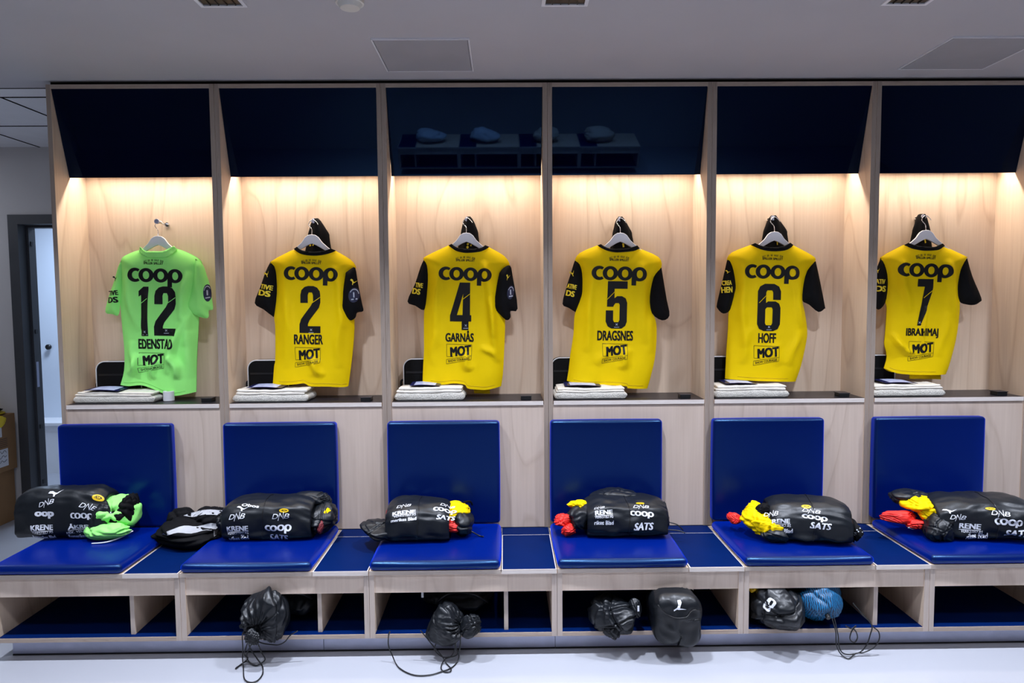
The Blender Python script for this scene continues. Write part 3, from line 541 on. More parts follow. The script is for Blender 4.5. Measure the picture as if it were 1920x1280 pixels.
# doorway: painted steel frame, reveal, and the hall behind it
bm = bmesh.new()
box(bm, -1.232, -1.165, 1.445, 1.60, 0, 2.127); box(bm, -.367, -.30, 1.445, 1.60, 0, 2.127); box(bm, -1.165, -.367, 1.445, 1.60, 2.062, 2.127)
d1 = struct('door_1', bm, 'frame')
bm = bmesh.new(); box(bm, -1.165, -1.150, 1.53, 1.60, 0, 2.05); box(bm, -.382, -.367, 1.53, 1.60, 0, 2.05); box(bm, -1.165, -.367, 1.53, 1.60, 2.045, 2.062)
emit('door_stop', bm, 'frame', d1)
emit('strike_plate', bx(-1.150, -1.1475, 1.54, 1.565, .92, 1.10), 'steel', d1)
for z in (.22, .62, 1.30, 1.92):
    emit('hinge', bx(-1.150, -1.146, 1.548, 1.572, z, z+.03), 'black', d1)
struct('wall_hall', bx(-4, 1.5, 3.0, 3.06, 0, 2.65), 'wallb')
struct('ceiling_hall', bx(-4, 1.5, 1.60, 3.06, 2.65, 2.7), 'gyps')
h1 = struct('trim_3', bx(-4, 1.5, 2.72, 3.0, 0, .43), 'white')
emit('ledge', bx(-4, 1.5, 2.70, 3.0, .43, .455), 'white', h1)
bm = bmesh.new(); cyl(bm, (-1.99, 2.985, 1.111), (0, 1, 0), .008, .03); cyl(bm, (-1.99, 2.965, 1.111), (0, 1, 0), .024, .018)
emit_o = emit('wall_knob', bm, 'black', smooth=True, loc=(-1.99, 2.98, 1.111))
tag(emit_o, 'small black round knob on the pale hall wall seen through the doorway', 'knob')

# ceiling fittings
def hatch(x, label):
    t = thing('ceiling_hatch', label, 'ceiling hatch', (x+.2, -.325, 2.585), 'ceiling hatches')
    bm = bmesh.new()
    for a in ((x, x+.4, -.525, -.519), (x, x+.4, -.131, -.125), (x, x+.006, -.519, -.131), (x+.394, x+.4, -.519, -.131)): box(bm, *a, 2.578, 2.5855)
    emit('frame', bm, 'white', t)
    emit('panel', bevel(bx(x+.008, x+.392, -.517, -.133, 2.577, 2.585), .004), 'hatch', t)
hatch(1.652, 'grey square ceiling hatch above the shirts numbered 4 and 5')
hatch(4.025, 'grey square ceiling hatch cut by the right side of the picture')
def downlight(x, label):
    t = thing('downlight', label, 'ceiling light', (x, -.89, 2.585), 'black slot lights in the ceiling')
    bm = bmesh.new()
    for a in ((x-.083, x+.083, -.85, -.838), (x-.083, x+.083, -.962, -.95), (x-.083, x-.070, -.95, -.85), (x+.070, x+.083, -.95, -.85)): box(bm, *a, 2.579, 2.5855)
    emit('frame', bm, 'white', t)
    emit('recess', bx(x-.070, x+.070, -.95, -.85, 2.5835, 2.5845), 'black', t)
    for k in range(4):
        emit('louvre', bx(x-.045+.03*k-.0015, x-.045+.03*k+.0015, -.948, -.852, 2.5795, 2.5835), 'black', t)
for x, l in zip(SPOT_X, ('black slot light in a white frame on the ceiling, leftmost of three', 'black slot light in a white frame on the ceiling, middle of three', 'black slot light in a white frame on the ceiling, rightmost of three')):
    downlight(x, l)
t = thing('smoke_detector', 'round cream smoke detector on the ceiling cut by the top of the picture', 'smoke detector', (1.648, -.885, 2.585))
bm = bmesh.new(); cyl(bm, (1.648, -.885, 2.578), (0, 0, 1), .05, .014, 40); emit('base', bevel(bm, .002), 'detector', t)
bm = bmesh.new(); cyl(bm, (1.648, -.885, 2.564), (0, 0, -1), .044, .016, 40, .034); emit('sensor_head', bm, 'detector', t, smooth=False)

# ================================================================== lockers
UNIT = ['far left locker unit of pale birch holding the lime green shirt 12',
        'birch locker unit holding the yellow shirt 2, next to the green shirt',
        'birch locker unit holding the yellow shirt 4', 'birch locker unit holding the yellow shirt 5',
        'birch locker unit holding the yellow shirt 6', 'far right birch locker unit holding the yellow shirt 7']
G = .0007; TH = .0225
def make_locker():
    t = thing('locker_unit', UNIT[0], 'locker', (0, 0, 0), 'row of birch locker units')
    for x0, x1 in ((G, TH), (.8-TH, .8-G)):
        emit('side_panel', bx(x0, x1, 0, .274, .384, 2.565, 0, front=1), ['wood', 'ply'], t)
    emit('top_panel', bx(TH, .8-TH, .001, .274, 2.545, 2.565, 0, front=1), ['wood', 'plyh'], t)
    emit('back_panel', bx(TH, .8-TH, .253, .265, 1.0, 2.545), 'wood', t)
    s = emit('shelf', bx(TH+.003, .8-TH-.003, -.002, .253, 1.0005, 1.0205, 0, front=1), ['wood', 'lidedge'], t)
    emit('shelf_top', bx(TH+.003, .8-TH-.003, .001, .2525, 1.0205, 1.0220), 'black_lam', s)
    emit('lower_panel', bx(TH, .8-TH, .006, .024, .384, 1.0), 'lower', t)
    bm = bmesh.new()
    f = [(.003, 2.545), (.113, 2.145), (.122, 2.145), (.014, 2.545)]
    a = [bm.verts.new((TH+.002, y, z)) for y, z in f]; b = [bm.verts.new((.8-TH-.002, y, z)) for y, z in f]
    bm.faces.new(a); bm.faces.new(b[::-1])
    for i in range(4):
        q = bm.faces.new((a[i], b[i], b[(i+1) % 4], a[(i+1) % 4])); q.material_index = 0 if i == 0 else 1
    bmesh.ops.recalc_face_normals(bm, faces=bm.faces)
    emit('glossy_fascia', bm, ['fascia', 'dark'], t)
    ls = emit('light_strip', bx(.03, .77, .148, .166, 2.208, 2.222), 'white', t)
    emit('diffuser', bx(.035, .765, .151, .163, 2.2065, 2.208), 'led', ls)
    emit('strip_board', bx(TH, .8-TH, .122, .253, 2.222, 2.240), 'wood', t)
    return t
lk = make_locker(); lk['label'] = UNIT[0]
for j in range(1, 6): dup(lk, (j*.8, 0, 0), UNIT[j])

# ================================================================== benches
BL = ['birch bench unit at the far left end under the green and black kit roll',
      'birch bench unit with a wrinkled drawstring bag hanging out, second from the left',
      'birch bench unit below the shirt 4 with one long looping bag cord',
      'birch bench unit with two black bags in its shoe space', 'birch bench unit with a black bag and a blue patterned bag',
      'far right birch bench unit with an empty shoe space']
def make_bench():
    t = thing('bench_unit', BL[0], 'bench', (0, 0, 0), 'row of birch bench units')
    for x0, x1 in ((G, TH), (.8-TH, .8-G)):
        emit('side_panel', bx(x0, x1, -.527, -.01, .085, .362, 0, front=1), ['wood', 'ply2'], t)
    emit('seat_board', bx(.002, .5605, -.531, .003, .362, .380, 0, front=1), ['wood', 'lidedge2'], t)
    ld = emit('lid', bx(.564, .798, -.536, -.106, .3635, .3825), 'lidedge', t)
    emit('lid_surface', bx(.569, .7935, -.533, -.111, .3825, .3833), 'blue_lam', ld)
    bk = emit('rear_board', bx(.564, .798, -.1035, .003, .3625, .3815), 'lidedge', t)
    emit('rear_surface', bx(.5655, .7965, -.1035, .003, .3815, .3822), 'blue_lam', bk)
    emit('apron', bx(TH, .8-TH, -.522, -.506, .282, .362), 'apron', t)
    emit('divider', bx(.573, .591, -.503, -.01, .104, .362, 0, front=1), ['wood', 'ply2'], t)
    b = emit('base_board', bx(TH, .8-TH, -.527, -.01, .085, .103, 0, front=1), ['wood', 'plyh'], t)
    emit('base_surface', bx(TH, .8-TH, -.525, -.01, .103, .1042), 'blue_lam', b)
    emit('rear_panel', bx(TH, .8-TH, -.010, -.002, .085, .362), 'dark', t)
    return t
bn = make_bench()
for j in range(1, 6): dup(bn, (j*.8, 0, 0), BL[j])
# opposite bench row, seen only as a reflection in the fascias
for j in range(1, 5):
    r = dup(bn, (j*.8+.8, -6.05, 0), 'birch bench unit across the room, %s' % ('seen only as a reflection in the glossy fascias',), 'benches across the room')
    r.rotation_euler = (0, 0, math.pi)

# plinth under the benches, three lengths
for x0, x1, l in ((.04, 1.385, 'leftmost length of brushed metal plinth under the benches'), (1.386, 2.395, 'middle length of brushed metal plinth under the benches'), (2.396, 4.80, 'right length of brushed metal plinth under the benches')):
    t = thing('plinth', l, 'plinth', (x0, -.467, 0), 'brushed metal plinths')
    emit('plinth_board', bx(x0+.0005, x1-.0005, -.467, -.45, .006, .0845), 'steel', t)
    emit('seal', bx(x0, x1, -.469, -.452, 0, .006), 'seal', t)
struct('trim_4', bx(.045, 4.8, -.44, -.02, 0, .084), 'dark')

# ================================================================== cushions
SEAT = ['blue vinyl seat cushion at the far left under the green and black kit roll', 'blue vinyl seat cushion below the shirt 2', 'blue vinyl seat cushion below the shirt 4', 'blue vinyl seat cushion below the shirt 5', 'blue vinyl seat cushion below the shirt 6', 'blue vinyl seat cushion at the far right below the shirt 7']
BACK = ['blue vinyl back cushion on the wall at the far left', 'blue vinyl back cushion on the wall below the shirt 2', 'blue vinyl back cushion on the wall below the shirt 4', 'blue vinyl back cushion on the wall below the shirt 5', 'blue vinyl back cushion on the wall below the shirt 6', 'blue vinyl back cushion on the wall at the far right']
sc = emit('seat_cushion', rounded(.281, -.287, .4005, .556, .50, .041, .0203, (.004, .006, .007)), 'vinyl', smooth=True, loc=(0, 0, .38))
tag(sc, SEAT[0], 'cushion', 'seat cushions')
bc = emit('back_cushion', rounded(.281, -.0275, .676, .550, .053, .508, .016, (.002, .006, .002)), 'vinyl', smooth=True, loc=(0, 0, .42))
tag(bc, BACK[0], 'cushion', 'back cushions')
for j in range(1, 6):
    for o, L in ((sc, SEAT), (bc, BACK)):
        c = o.copy(); C.objects.link(c); c.location.x = j*.8; c['label'] = L[j]

# ================================================================== hangers, pegs, shirts
HB = [(0, 0), (.018, -.003), (.034, -.014), (.052, -.040), (.074, -.060), (.10, -.082), (.15, -.118), (.158, -.126), (.154, -.137), (.14, -.134), (.098, -.102), (.058, -.076), (.02, -.054), (0, -.046)]
HK = [(0, -.002), (-.0005, .026), (-.012, .041), (-.0175, .054), (-.007, .070), (.008, .0745), (.024, .061), (.031, .050)]
NUMS = ['12', '2', '4', '5', '6', '7']
YH = .155
def make_peg(y=.15):
    t = thing('coat_peg', '', 'peg', (0, 0, 0), 'coat pegs')
    bm = bmesh.new(); cyl(bm, (0, .2495, 0), (0, 1, 0), .011, .007); emit('rosette', bm, 'chrome', t, smooth=False, shift=False)
    bm = bmesh.new(); tube(bm, [(0, .25, 0), (0, .20, .001), (0, y, .004)], .0055); emit('rod', bm, 'chrome', t, smooth=True, shift=False)
    bm = bmesh.new(); cyl(bm, (0, y-.008, .005), (0, -1, .03), .0125, .012, 28); emit('knob', bevel(bm, .002), 'steel', t, shift=False)
    return t
def make_hanger():
    t = thing('clothes_hanger', '', 'hanger', (0, 0, 0), 'white clothes hangers')
    out = HB + [(-x, z) for x, z in reversed(HB[1:-1])]
    bm = bmesh.new(); prism(bm, out, -.006, .006); bevel(bm, .002, 2); emit('shoulder_bar', bm, 'hanger', t, shift=False)
    bm = bmesh.new(); tube(bm, catmull([(x, .16*max(0, z), z) for x, z in HK], 6), .0019); emit('hook', bm, 'chrome', t, smooth=True, shift=False)
    return t
peg, peg2, hgr = make_peg(), make_peg(.192), make_hanger()
for i, (hx, hz) in enumerate(DATA['hang']):
    p = peg if i == 0 else (peg2 if i == 1 else dup(peg2, (0, 0, 0))); p.location = (hx+.004, 0, hz+.066)
    p['label'] = 'metal coat peg holding the hanger of the shirt %s' % NUMS[i]
    h = hgr if i == 0 else dup(hgr, (0, 0, 0)); h.location = (hx, YH, hz)
    h['label'] = 'white wooden hanger carrying the shirt %s' % NUMS[i]

def line_mesh(bm, a, b, wd, fmap):
    v = np.array(b)-np.array(a); n = np.array((-v[1], v[0]))/np.hypot(*v)*wd/2
    art = ([tuple(np.array(a)+n), tuple(np.array(a)-n), tuple(np.array(b)-n), tuple(np.array(b)+n)], [(0, 1, 2, 3)])
    drape(art, fmap, .02, bm)

FOLDS = {  # start and end (x right, z up from the number's centre), width, height
 '12': [(-.18, .20, -.10, -.10, .022, .010), (.16, .20, .10, -.05, .022, .010), (.13, -.02, .02, -.32, .02, .014), (.15, -.10, .16, -.34, .03, .016), (-.10, -.22, -.16, -.33, .018, .016), (-.02, -.24, -.05, -.34, .016, .014), (.06, -.22, .09, -.34, .018, .016), (-.05, .10, -.06, -.2, .02, .006), (.17, .02, .12, -.18, .018, .012), (-.15, -.15, -.12, -.32, .02, .01)],
 '2': [(-.14, .20, -.09, -.25, .02, .006), (.12, .22, .17, -.10, .018, .009), (.03, -.25, .00, -.34, .022, .006), (-.03, -.24, .06, -.34, .015, .008), (.15, 0, .13, -.30, .022, .008), (-.12, .05, -.14, -.3, .025, .006)],
 '4': [(.12, .23, .17, -.16, .018, .012), (.14, .05, .18, -.25, .016, .012), (-.12, .2, -.14, -.22, .025, .007), (.0, -.24, .04, -.33, .02, .010), (.10, -.2, .20, -.28, .015, .010), (-.14, -.12, -.16, -.3, .02, .006)],
 '5': [(-.12, .2, -.16, -.24, .02, .009), (.13, .22, .15, -.2, .024, .009), (.06, -.22, .02, -.33, .024, .010), (-.04, -.2, -.10, -.31, .02, .007), (.19, .0, .17, -.25, .018, .008)],
 '6': [(-.14, .22, -.13, -.2, .02, .009), (.13, .2, .18, -.1, .02, .011), (.16, -.12, .10, -.3, .022, .008), (-.1, -.1, -.14, -.29, .022, .007), (.03, -.18, .05, -.3, .03, .005)],
 '7': [(-.13, .22, -.08, -.05, .02, .008), (.12, .22, .17, -.08, .018, .010), (.0, -.02, -.01, -.27, .008, .007), (-.15, -.2, -.06, -.27, .014, .012), (-.17, -.16, -.1, -.24, .012, .010), (.12, -.05, .08, -.28, .022, .006)]}
COLW = {'green': 'lime green', 'yellow': 'yellow'}

def jersey(i, key):
    D = DATA[key]; col = D['col']; hx, hz = DATA['hang'][i]
    lab = 'lime green football shirt with black number 12 on a white hanger' if key == '12' else 'yellow football shirt with black sleeves and black number %s' % key
    t = thing('football_shirt', lab, 'shirt', (hx, YH, hz-.06), 'football shirts hung in the lockers')
    left, hem, right, neck = D['left'], D['hem'], D['right'], D['neck']
    L = smooth2(left, 3); R = smooth2(right, 3); Hm = smooth2(hem, 4); Nk = smooth2(neck, 3)
    loop = L + Hm[1:] + R[1:] + Nk[::-1]
    nx, nz = D['num'][0], D['num'][1] - D['num'][2]/2
    folds = [(nx+a, nz+b, nx+c, nz+d, w_, h_*2.3) for a, b, c, d, w_, h_ in FOLDS[key]]
    cl = Cloth(YH-.002, .034, [L, R], i+1, folds)
    bm = bmesh.new(); cloth_panel(bm, loop, .011, cl)
    vn = [Nk[0], ((Nk[0][0]+Nk[-1][0])/2, min(p[1] for p in Nk)-.07), Nk[-1]]
    fr = L + Hm[1:] + R[1:] + vn[::-1]
    c2 = Cloth(YH+.002, .034, [L, R], i+8, [], ripple=.004)
    cloth_panel(bm, fr, .022, c2, side=1)
    emit('body', bm, col, t, smooth=True)
    # collar band
    cf = lambda P: cl.back(P, .0035)
    band = smooth2(D['up'], 3) + smooth2(D['lo'], 3)[::-1]
    P, F = sheet(band, .007)
    bm = bmesh.new(); drape(([tuple(p) for p in P], F), cf, .05, bm)
    o = emit('collar', bm, 'green' if key == '12' else 'blackcloth', t, smooth=True)
    sd = o.modifiers.new('thick', 'SOLIDIFY'); sd.thickness = .003; sd.offset = 1
    # pale line under the black collar
    if key != '12':
        lo = D['lo']; bm = bmesh.new(); ln = smooth2(lo, 4)
        tube(bm, [Vector(p) for p in cl.back(np.array(ln), .0045)], .0009, 6); emit('collar_trim', bm, 'goldl', t, smooth=True)
    if 'front' in D:
        q = D['front']; bm = bmesh.new()
        P, F = sheet(resample(q + [q[0]], .012)[:-1], .012)
        vs = [bm.verts.new((x, YH+.012+.003*math.sin(x*90), z)) for x, z in P]
        for f in F: bm.faces.new([vs[k] for k in f])
        o = emit('front_hem', bm, col, t, smooth=True); sd = o.modifiers.new('thick', 'SOLIDIFY'); sd.thickness = .002
    hp = np.array([(x, z+.016) for x, z in Hm[2:-2]]); bm = bmesh.new()
    tube(bm, [Vector(p) for p in cl.back(hp, .0006)], .0009, 6); emit('hem_seam', bm, 'seam_g' if key == '12' else 'seam_y', t, smooth=True)
    # sleeves
    sl = []
    for k, s in enumerate(D['sl']):
        ln = smooth2(s + [s[0]], 3)[:-1]
        front = .026 if (k == 1 and key in ('12', '2', '4')) else .004
        cx = sum(p[0] for p in ln)/len(ln); z1 = max(p[1] for p in ln); z0 = min(p[1] for p in ln)
        sf = [(cx-.02, z1-.02, cx-.012, z0, .014, .007), (cx+.022, z1-.05, cx+.012, z0, .014, .006)]
        c = Cloth(YH-front, .022, [ln+[ln[0]]], i*2+k+20, sf, fall=.022, ripple=.003)
        bm = bmesh.new(); cloth_panel(bm, ln, .009, c); cloth_panel(bm, ln, .014, c, side=1, scale=.5)
        emit('sleeve', bm, 'green' if key == '12' else 'blackcloth', t, smooth=True); sl.append(c)
    pf = lambda P: cl.back(P, .0016)
    cx, cz, wd, rot = D['coop']
    emit('sponsor_logo', drape(place(norm(coop_art(), wd, wd*.335), cx, cz-.010, rot), pf), 'print', t)
    # number
    x, ztop, hh, s = D['num']; sc_ = hh/89; bm = bmesh.new()
    art = []; cut = []; mk = []
    if s == '12':
        pos = [('1', -.069), ('2', .038)]
    else: pos = [(s, 0)]
    for ch, dx in pos:
        wch, loops = DIG[ch]; a = poly_art(loops)
        a = ([((px-wch/2)*sc_, (py-89)*sc_) for px, py in a[0]], a[1])
        emit('number', drape(place(a, x+dx, ztop, -1.2), pf), 'print', t)
        if ch == '1': cut.append(((x+dx-.022, ztop-.088), (x+dx+.02, ztop-.060))); mk.append((x+dx+.003, ztop-.228))
        elif ch in '27': cut.append(((x+dx-.008, ztop-.096), (x+dx+.052, ztop-.056) if ch == '2' else (x+dx+.036, ztop-.058))); mk.append((x+dx-(.026 if ch == '7' else 0), ztop-.222))
        elif ch == '4': cut.append(((x+dx+.004, ztop-.088), (x+dx+.048, ztop-.056))); mk.append((x+dx+.022, ztop-.218))
        else: cut.append(((x+dx-.054, ztop-.096), (x+dx-.010, ztop-.052))); mk.append((x+dx-.002, ztop-.220))
    for k, (a, b) in enumerate(cut):
        if k: emit('number_slash', bm, col, t); bm = bmesh.new()
        line_mesh(bm, a, b, .0028, lambda P: cl.back(P, .0024))
    emit('number_slash', bm, col, t)
    bm = bmesh.new()
    for k, (mx, mz) in enumerate(mk):
        if k: emit('league_mark', bm, 'lettd', t); bm = bmesh.new()
        f3 = lambda P: cl.back(P, .0024)
        line_mesh(bm, (mx-.005, mz-.005), (mx+.005, mz+.005), .0022, f3)
        line_mesh(bm, (mx-.005, mz+.005), (mx+.005, mz-.005), .0022, f3)
        if key != '7': line_mesh(bm, (mx-.013, mz-.014), (mx+.013, mz-.014), .0024, f3)
    emit('league_mark', bm, 'lettd', t)
    x, z, wd, s = D['name']
    emit('name_lettering', drape(place(norm(text_art(s, .042), wd, .051 if 'Å' not in s else .058), x, z, -1), pf), 'print', t)
    # boxed motto
    x, z = D['mot']; bm = bmesh.new(); wl = .0016
    A_, B_, C_, D_ = (x-.064, z-.004), (x+.064, z-.009), (x+.062, z-.064), (x-.064, z-.068)
    for a, b in ((A_, B_), (B_, C_), (A_, D_), (D_, (x-.03, z-.070))): line_mesh(bm, a, b, wl, pf)
    E_, F_, G_, H_ = (x-.066, z-.083), (x+.062, z-.064), (x+.060, z-.084), (x-.067, z-.106)
    for a, b in ((E_, F_), (F_, G_), (G_, H_), (H_, E_)): line_mesh(bm, a, b, wl, pf)
    drape(place(norm(text_art('MOT', .06), .108, .050), x+.007, z-.040, 6, .08), pf, .012, bm)
    drape(place(norm(text_art('SHOW COURAGE!', .02), .110, .0115), x-.003, z-.0845, 8.5), pf, .02, bm)
    emit('motto_print', bm, 'print', t)
    (x1, z1), (x2, z2), wd = D['small']; bm = bmesh.new()
    n = 'DET ER DE GULE SOM'
    for k, ch in enumerate(n):
        if ch == ' ': continue
        u = k/(len(n)-1)-.5
        drape(place(norm(text_art(ch, .03), wd/23, .0095), x1+u*wd*.98, z1-.012*(u*2)**2*.6, -u*26), pf, .03, bm)
    drape(place(norm(text_art('SPILLER SPILLET', .03), wd*1.02, .0115), x2, z2, -2), pf, .02, bm)
    emit('neck_lettering', bm, 'print', t)
    # sleeve prints
    for side in (0, 1):
        for what, mats in (('sleeve_print', 'print' if key == '12' else 'goldl'), ('sleeve_badge', 'printnav')):
            bm = bmesh.new(); used = False
            for (s, sx, sz, w_, h_, rt, sd_) in D['slv']:
                if sd_ != side or (s == 'badge') != (what == 'sleeve_badge'): continue
                used = True; fm = lambda P, c=sl[side]: c.back(P, .0016)
                if s == 'badge': a = norm(poly_art([ell(0, 0, 1, 1)]), w_, h_)
                elif s == 'cat': a = norm(poly_art(CAT), w_, h_)
                else: a = norm(text_art(s, .05), w_, h_)
                o = emit(what, drape(place(a, sx, sz, rt), fm, .012), mats, t)
            bm.free()
            if used:
                if what == 'sleeve_badge':
                    s, sx, sz, w_, h_, rt, _ = [q for q in D['slv'] if q[0] == 'badge'][0]
                    b2 = bmesh.new(); f4 = lambda P, c=sl[side]: c.back(P, .0026)
                    arc = ell(0, 0, w_*.42, h_*.42, 20, 20, 160); arc += [(px*.86, py*.86) for px, py in reversed(arc)]
                    drape(place(poly_art([arc]), sx, sz, rt), f4, .012, b2)
                    line_mesh(b2, (sx, sz-.012), (sx-.001, sz+.014), .006, f4)
                    line_mesh(b2, (sx-w_*.25, sz-h_*.3), (sx+w_*.3, sz-h_*.25), .006, f4)
                    emit('badge_mark', b2, 'lettd', o, shift=True)
    return t
for i, k in enumerate(NUMS): jersey(i, k)

# ================================================================== black shorts hung behind the shirts
SW = [None, (-.034, .012, .055), (-.03, .01, .045), (-.028, .008, .052), (-.042, .012, .062), (-.034, .006, .036)]
for i in range(1, 6):
    hx, hz = DATA['hang'][i]; lft, cx0, rgt = SW[i]
    t = thing('football_shorts', 'black shorts bunched on the peg behind the hanger of the shirt %s' % NUMS[i], 'shorts', (hx, .2, hz+.07), 'black shorts behind the shirts')
    bm = bmesh.new(); rings = []
    K = 26; N = 40
    for k in range(K):
        u = k/(K-1); z = hz+.087 - u*.30
        a = .009 + .012*min(1, u*9)**.5 + (abs(lft)-.014)*min(1, u/.27)**1.1 + .05*max(0, u-.3)
        b = .009 + .012*min(1, u*9)**.5 + (rgt-.014)*min(1, u/.27)**1.1 + .05*max(0, u-.3)
        ring = []
        for m_ in range(N):
            an = 2*math.pi*m_/N; c, s = math.cos(an), math.sin(an)
            fold = 1 + .10*math.sin(an*5+i*2+u*2)*min(1, u*4) + .06*noise.noise(Vector((c*2, s*2, u*5+i*7)))
            x = hx+cx0*(1-.6*u) + (b if c > 0 else a)*c*fold
            y = .206 + (.030-.004*min(1, u*3))*s*fold
            ring.append(bm.verts.new((x, min(y, .245), z - .006*(1-abs(c))*(u < .05))))
        rings.append(ring)
    for k in range(K-1):
        for m_ in range(N):
            bm.faces.new((rings[k][m_], rings[k+1][m_], rings[k+1][(m_+1) % N], rings[k][(m_+1) % N]))
    bm.faces.new(rings[0]); bm.faces.new(rings[-1][::-1])
    bmesh.ops.recalc_face_normals(bm, faces=bm.faces)
    sh = emit('shorts_cloth', bm, 'blackcloth', t, smooth=True)
    tr = bvh_of(sh)
    mk = {1: [(-.018, -.052, .012, .010, 10), (.0, -.05, .008, .012, -20)], 2: [(.006, -.056, .012, .008, 10), (.004, -.072, .014, .011, 40), (.022, -.062, .01, .006, 60)], 3: [(.020, -.062, .010, .020, 15)], 4: [(.024, -.055, .006, .024, 10)], 5: [(.014, -.054, .010, .022, 20)]}[i]
    b2 = bmesh.new()
    for (dx, dz, w_, h_, r_) in mk:
        drape(place(norm(poly_art([[(0, 0), (1, 0), (1.2, 1), (.2, 1)]]), w_, h_), hx+dx, hz+dz, r_), onto(tr, (0, 1, 0)), .012, b2)
    emit('shorts_print', b2, 'goldl', t)

# ================================================================== on the shelves
ZS = 1.022
def towel(i, x0, x1, h, seed, fr=.02):
    t = thing('folded_towel', '', 'towel', ((x0+x1)/2, .12, ZS), 'folded towels on the shelves')
    rnd = random.Random(seed)
    y0, y1 = fr, .185
    def slab(xa, xb, za, zb, ya, yb, mat, name, loopy):
        """folded layer: rounded ends left and right, soft wavy faces"""
        bm = bmesh.new(); pr = []; r = (zb-za)/2; n = 34; cz = (za+zb)/2
        for k in range(n+1): pr.append((xa+r+(xb-xa-2*r)*k/n, za))
        for k in range(1, 8): a = -math.pi/2+math.pi*k/8; pr.append((xb-r+r*math.cos(a), cz+r*math.sin(a)))
        for k in range(n+1): pr.append((xb-r-(xb-xa-2*r)*k/n, zb))
        for k in range(1, 8): a = math.pi/2+math.pi*k/8; pr.append((xa+r+r*math.cos(a), cz+r*math.sin(a)))
        Y = [ya, ya+.003, ya+.009] + [ya+.009+(yb-ya-.012)*k/10 for k in range(1, 11)] + [yb]
        rows = []
        for q, y in enumerate(Y):
            sh = (.62, .88, 1)[q] if q < 3 else (.75 if q == len(Y)-1 else 1)
            row = []
            for (x, z) in pr:
                wz = .006*noise.noise(Vector((x*11+seed, y*9, z*40))) + .002*noise.noise(Vector((x*30, y*30, seed)))
                zz = cz+(z-cz)*sh+wz*(1 if z > za+.002 or za > ZS+.004 else 0)
                row.append(bm.verts.new((x+.004*noise.noise(Vector((y*14, z*50, seed))), y+.003*noise.noise(Vector((x*9, z*30, seed+2))), max(zz, ZS+.0006))))
            rows.append(row)
        for a, b in zip(rows[:-1], rows[1:]):
            for k in range(len(pr)): bm.faces.new((a[k], a[(k+1) % len(pr)], b[(k+1) % len(pr)], b[k]))
        bm.faces.new(rows[0][::-1]); bm.faces.new(rows[-1])
        bmesh.ops.recalc_face_normals(bm, faces=bm.faces)
        emit(name, bm, mat, t, smooth=True)
    m = h*.60
    slab(x0, x1, ZS+.0006, ZS+m, y0, y1, 'towel', 'thick_fold', 0)
    zz = ZS+m
    for k in range(2):
        th = (h-m)/2
        slab(x0+.006+rnd.random()*.012+(.004*k), x1-.004-rnd.random()*.02, zz-.0004, zz+th, y0+.003+.004*k, y1-.006, 'towelw', 'thin_fold', 0); zz += th
    return t, zz
TW = [(.031, .436, .055), (.829, 1.205, .062), (1.632, 1.984, .066), (2.432, 2.797, .058), (3.232, 3.612, .062), (4.032, 4.398, .058)]
SHN = ['the green shirt 12', 'the shirt 2', 'the shirt 4', 'the shirt 5', 'the shirt 6', 'the shirt 7']
for i, (a, b, h) in enumerate(TW):
    t, zt = towel(i, a, b, h, i*5+1, .045 if i == 0 else .03)
    t['label'] = 'cream folded towel on the shelf under %s' % SHN[i]
    # booklet lying on the towel
    k = thing('booklet', 'thin blue booklet on the folded towel under %s' % SHN[i], 'booklet', (a+.14, .1, zt), 'blue booklets on the towels')
    x0, x1 = a+.055+.01*(i % 3), a+.225+.012*(i % 2)
    bm = bmesh.new(); n = 14; rows = []
    for q in range(n+1):
        u = q/n; x = x0+(x1-x0)*u; z = zt+.0045+.004*math.sin(u*3.1)+.004*(1-u)
        rows.append([bm.verts.new((x, y, z+dz)) for y, dz in ((.045, 0), (.165, .004), (.165, .0055), (.045, .0018))])
    for r1, r2 in zip(rows[:-1], rows[1:]):
        for q in range(4):
            f = bm.faces.new((r1[q], r1[(q+1) % 4], r2[(q+1) % 4], r2[q])); f.material_index = 0
    bm.faces.new(rows[0][::-1]); bm.faces.new(rows[-1]); bmesh.ops.recalc_face_normals(bm, faces=bm.faces)
    emit('cover', bm, 'leafn', k)
    bm = bmesh.new(); f = []
    for q in range(2, n-1):
        u = q/n; x = x0+(x1-x0)*u; z = zt+.0045+.004*math.sin(u*3.1)+.004*(1-u)+.0024
        f.append([bm.verts.new((x, .052, z)), bm.verts.new((x, .15, z+.0045))])
    for r1, r2 in zip(f[:-1], f[1:]): bm.faces.new((r1[0], r2[0], r2[1], r1[1]))
    emit('cover_picture', bm, 'leafw', k)

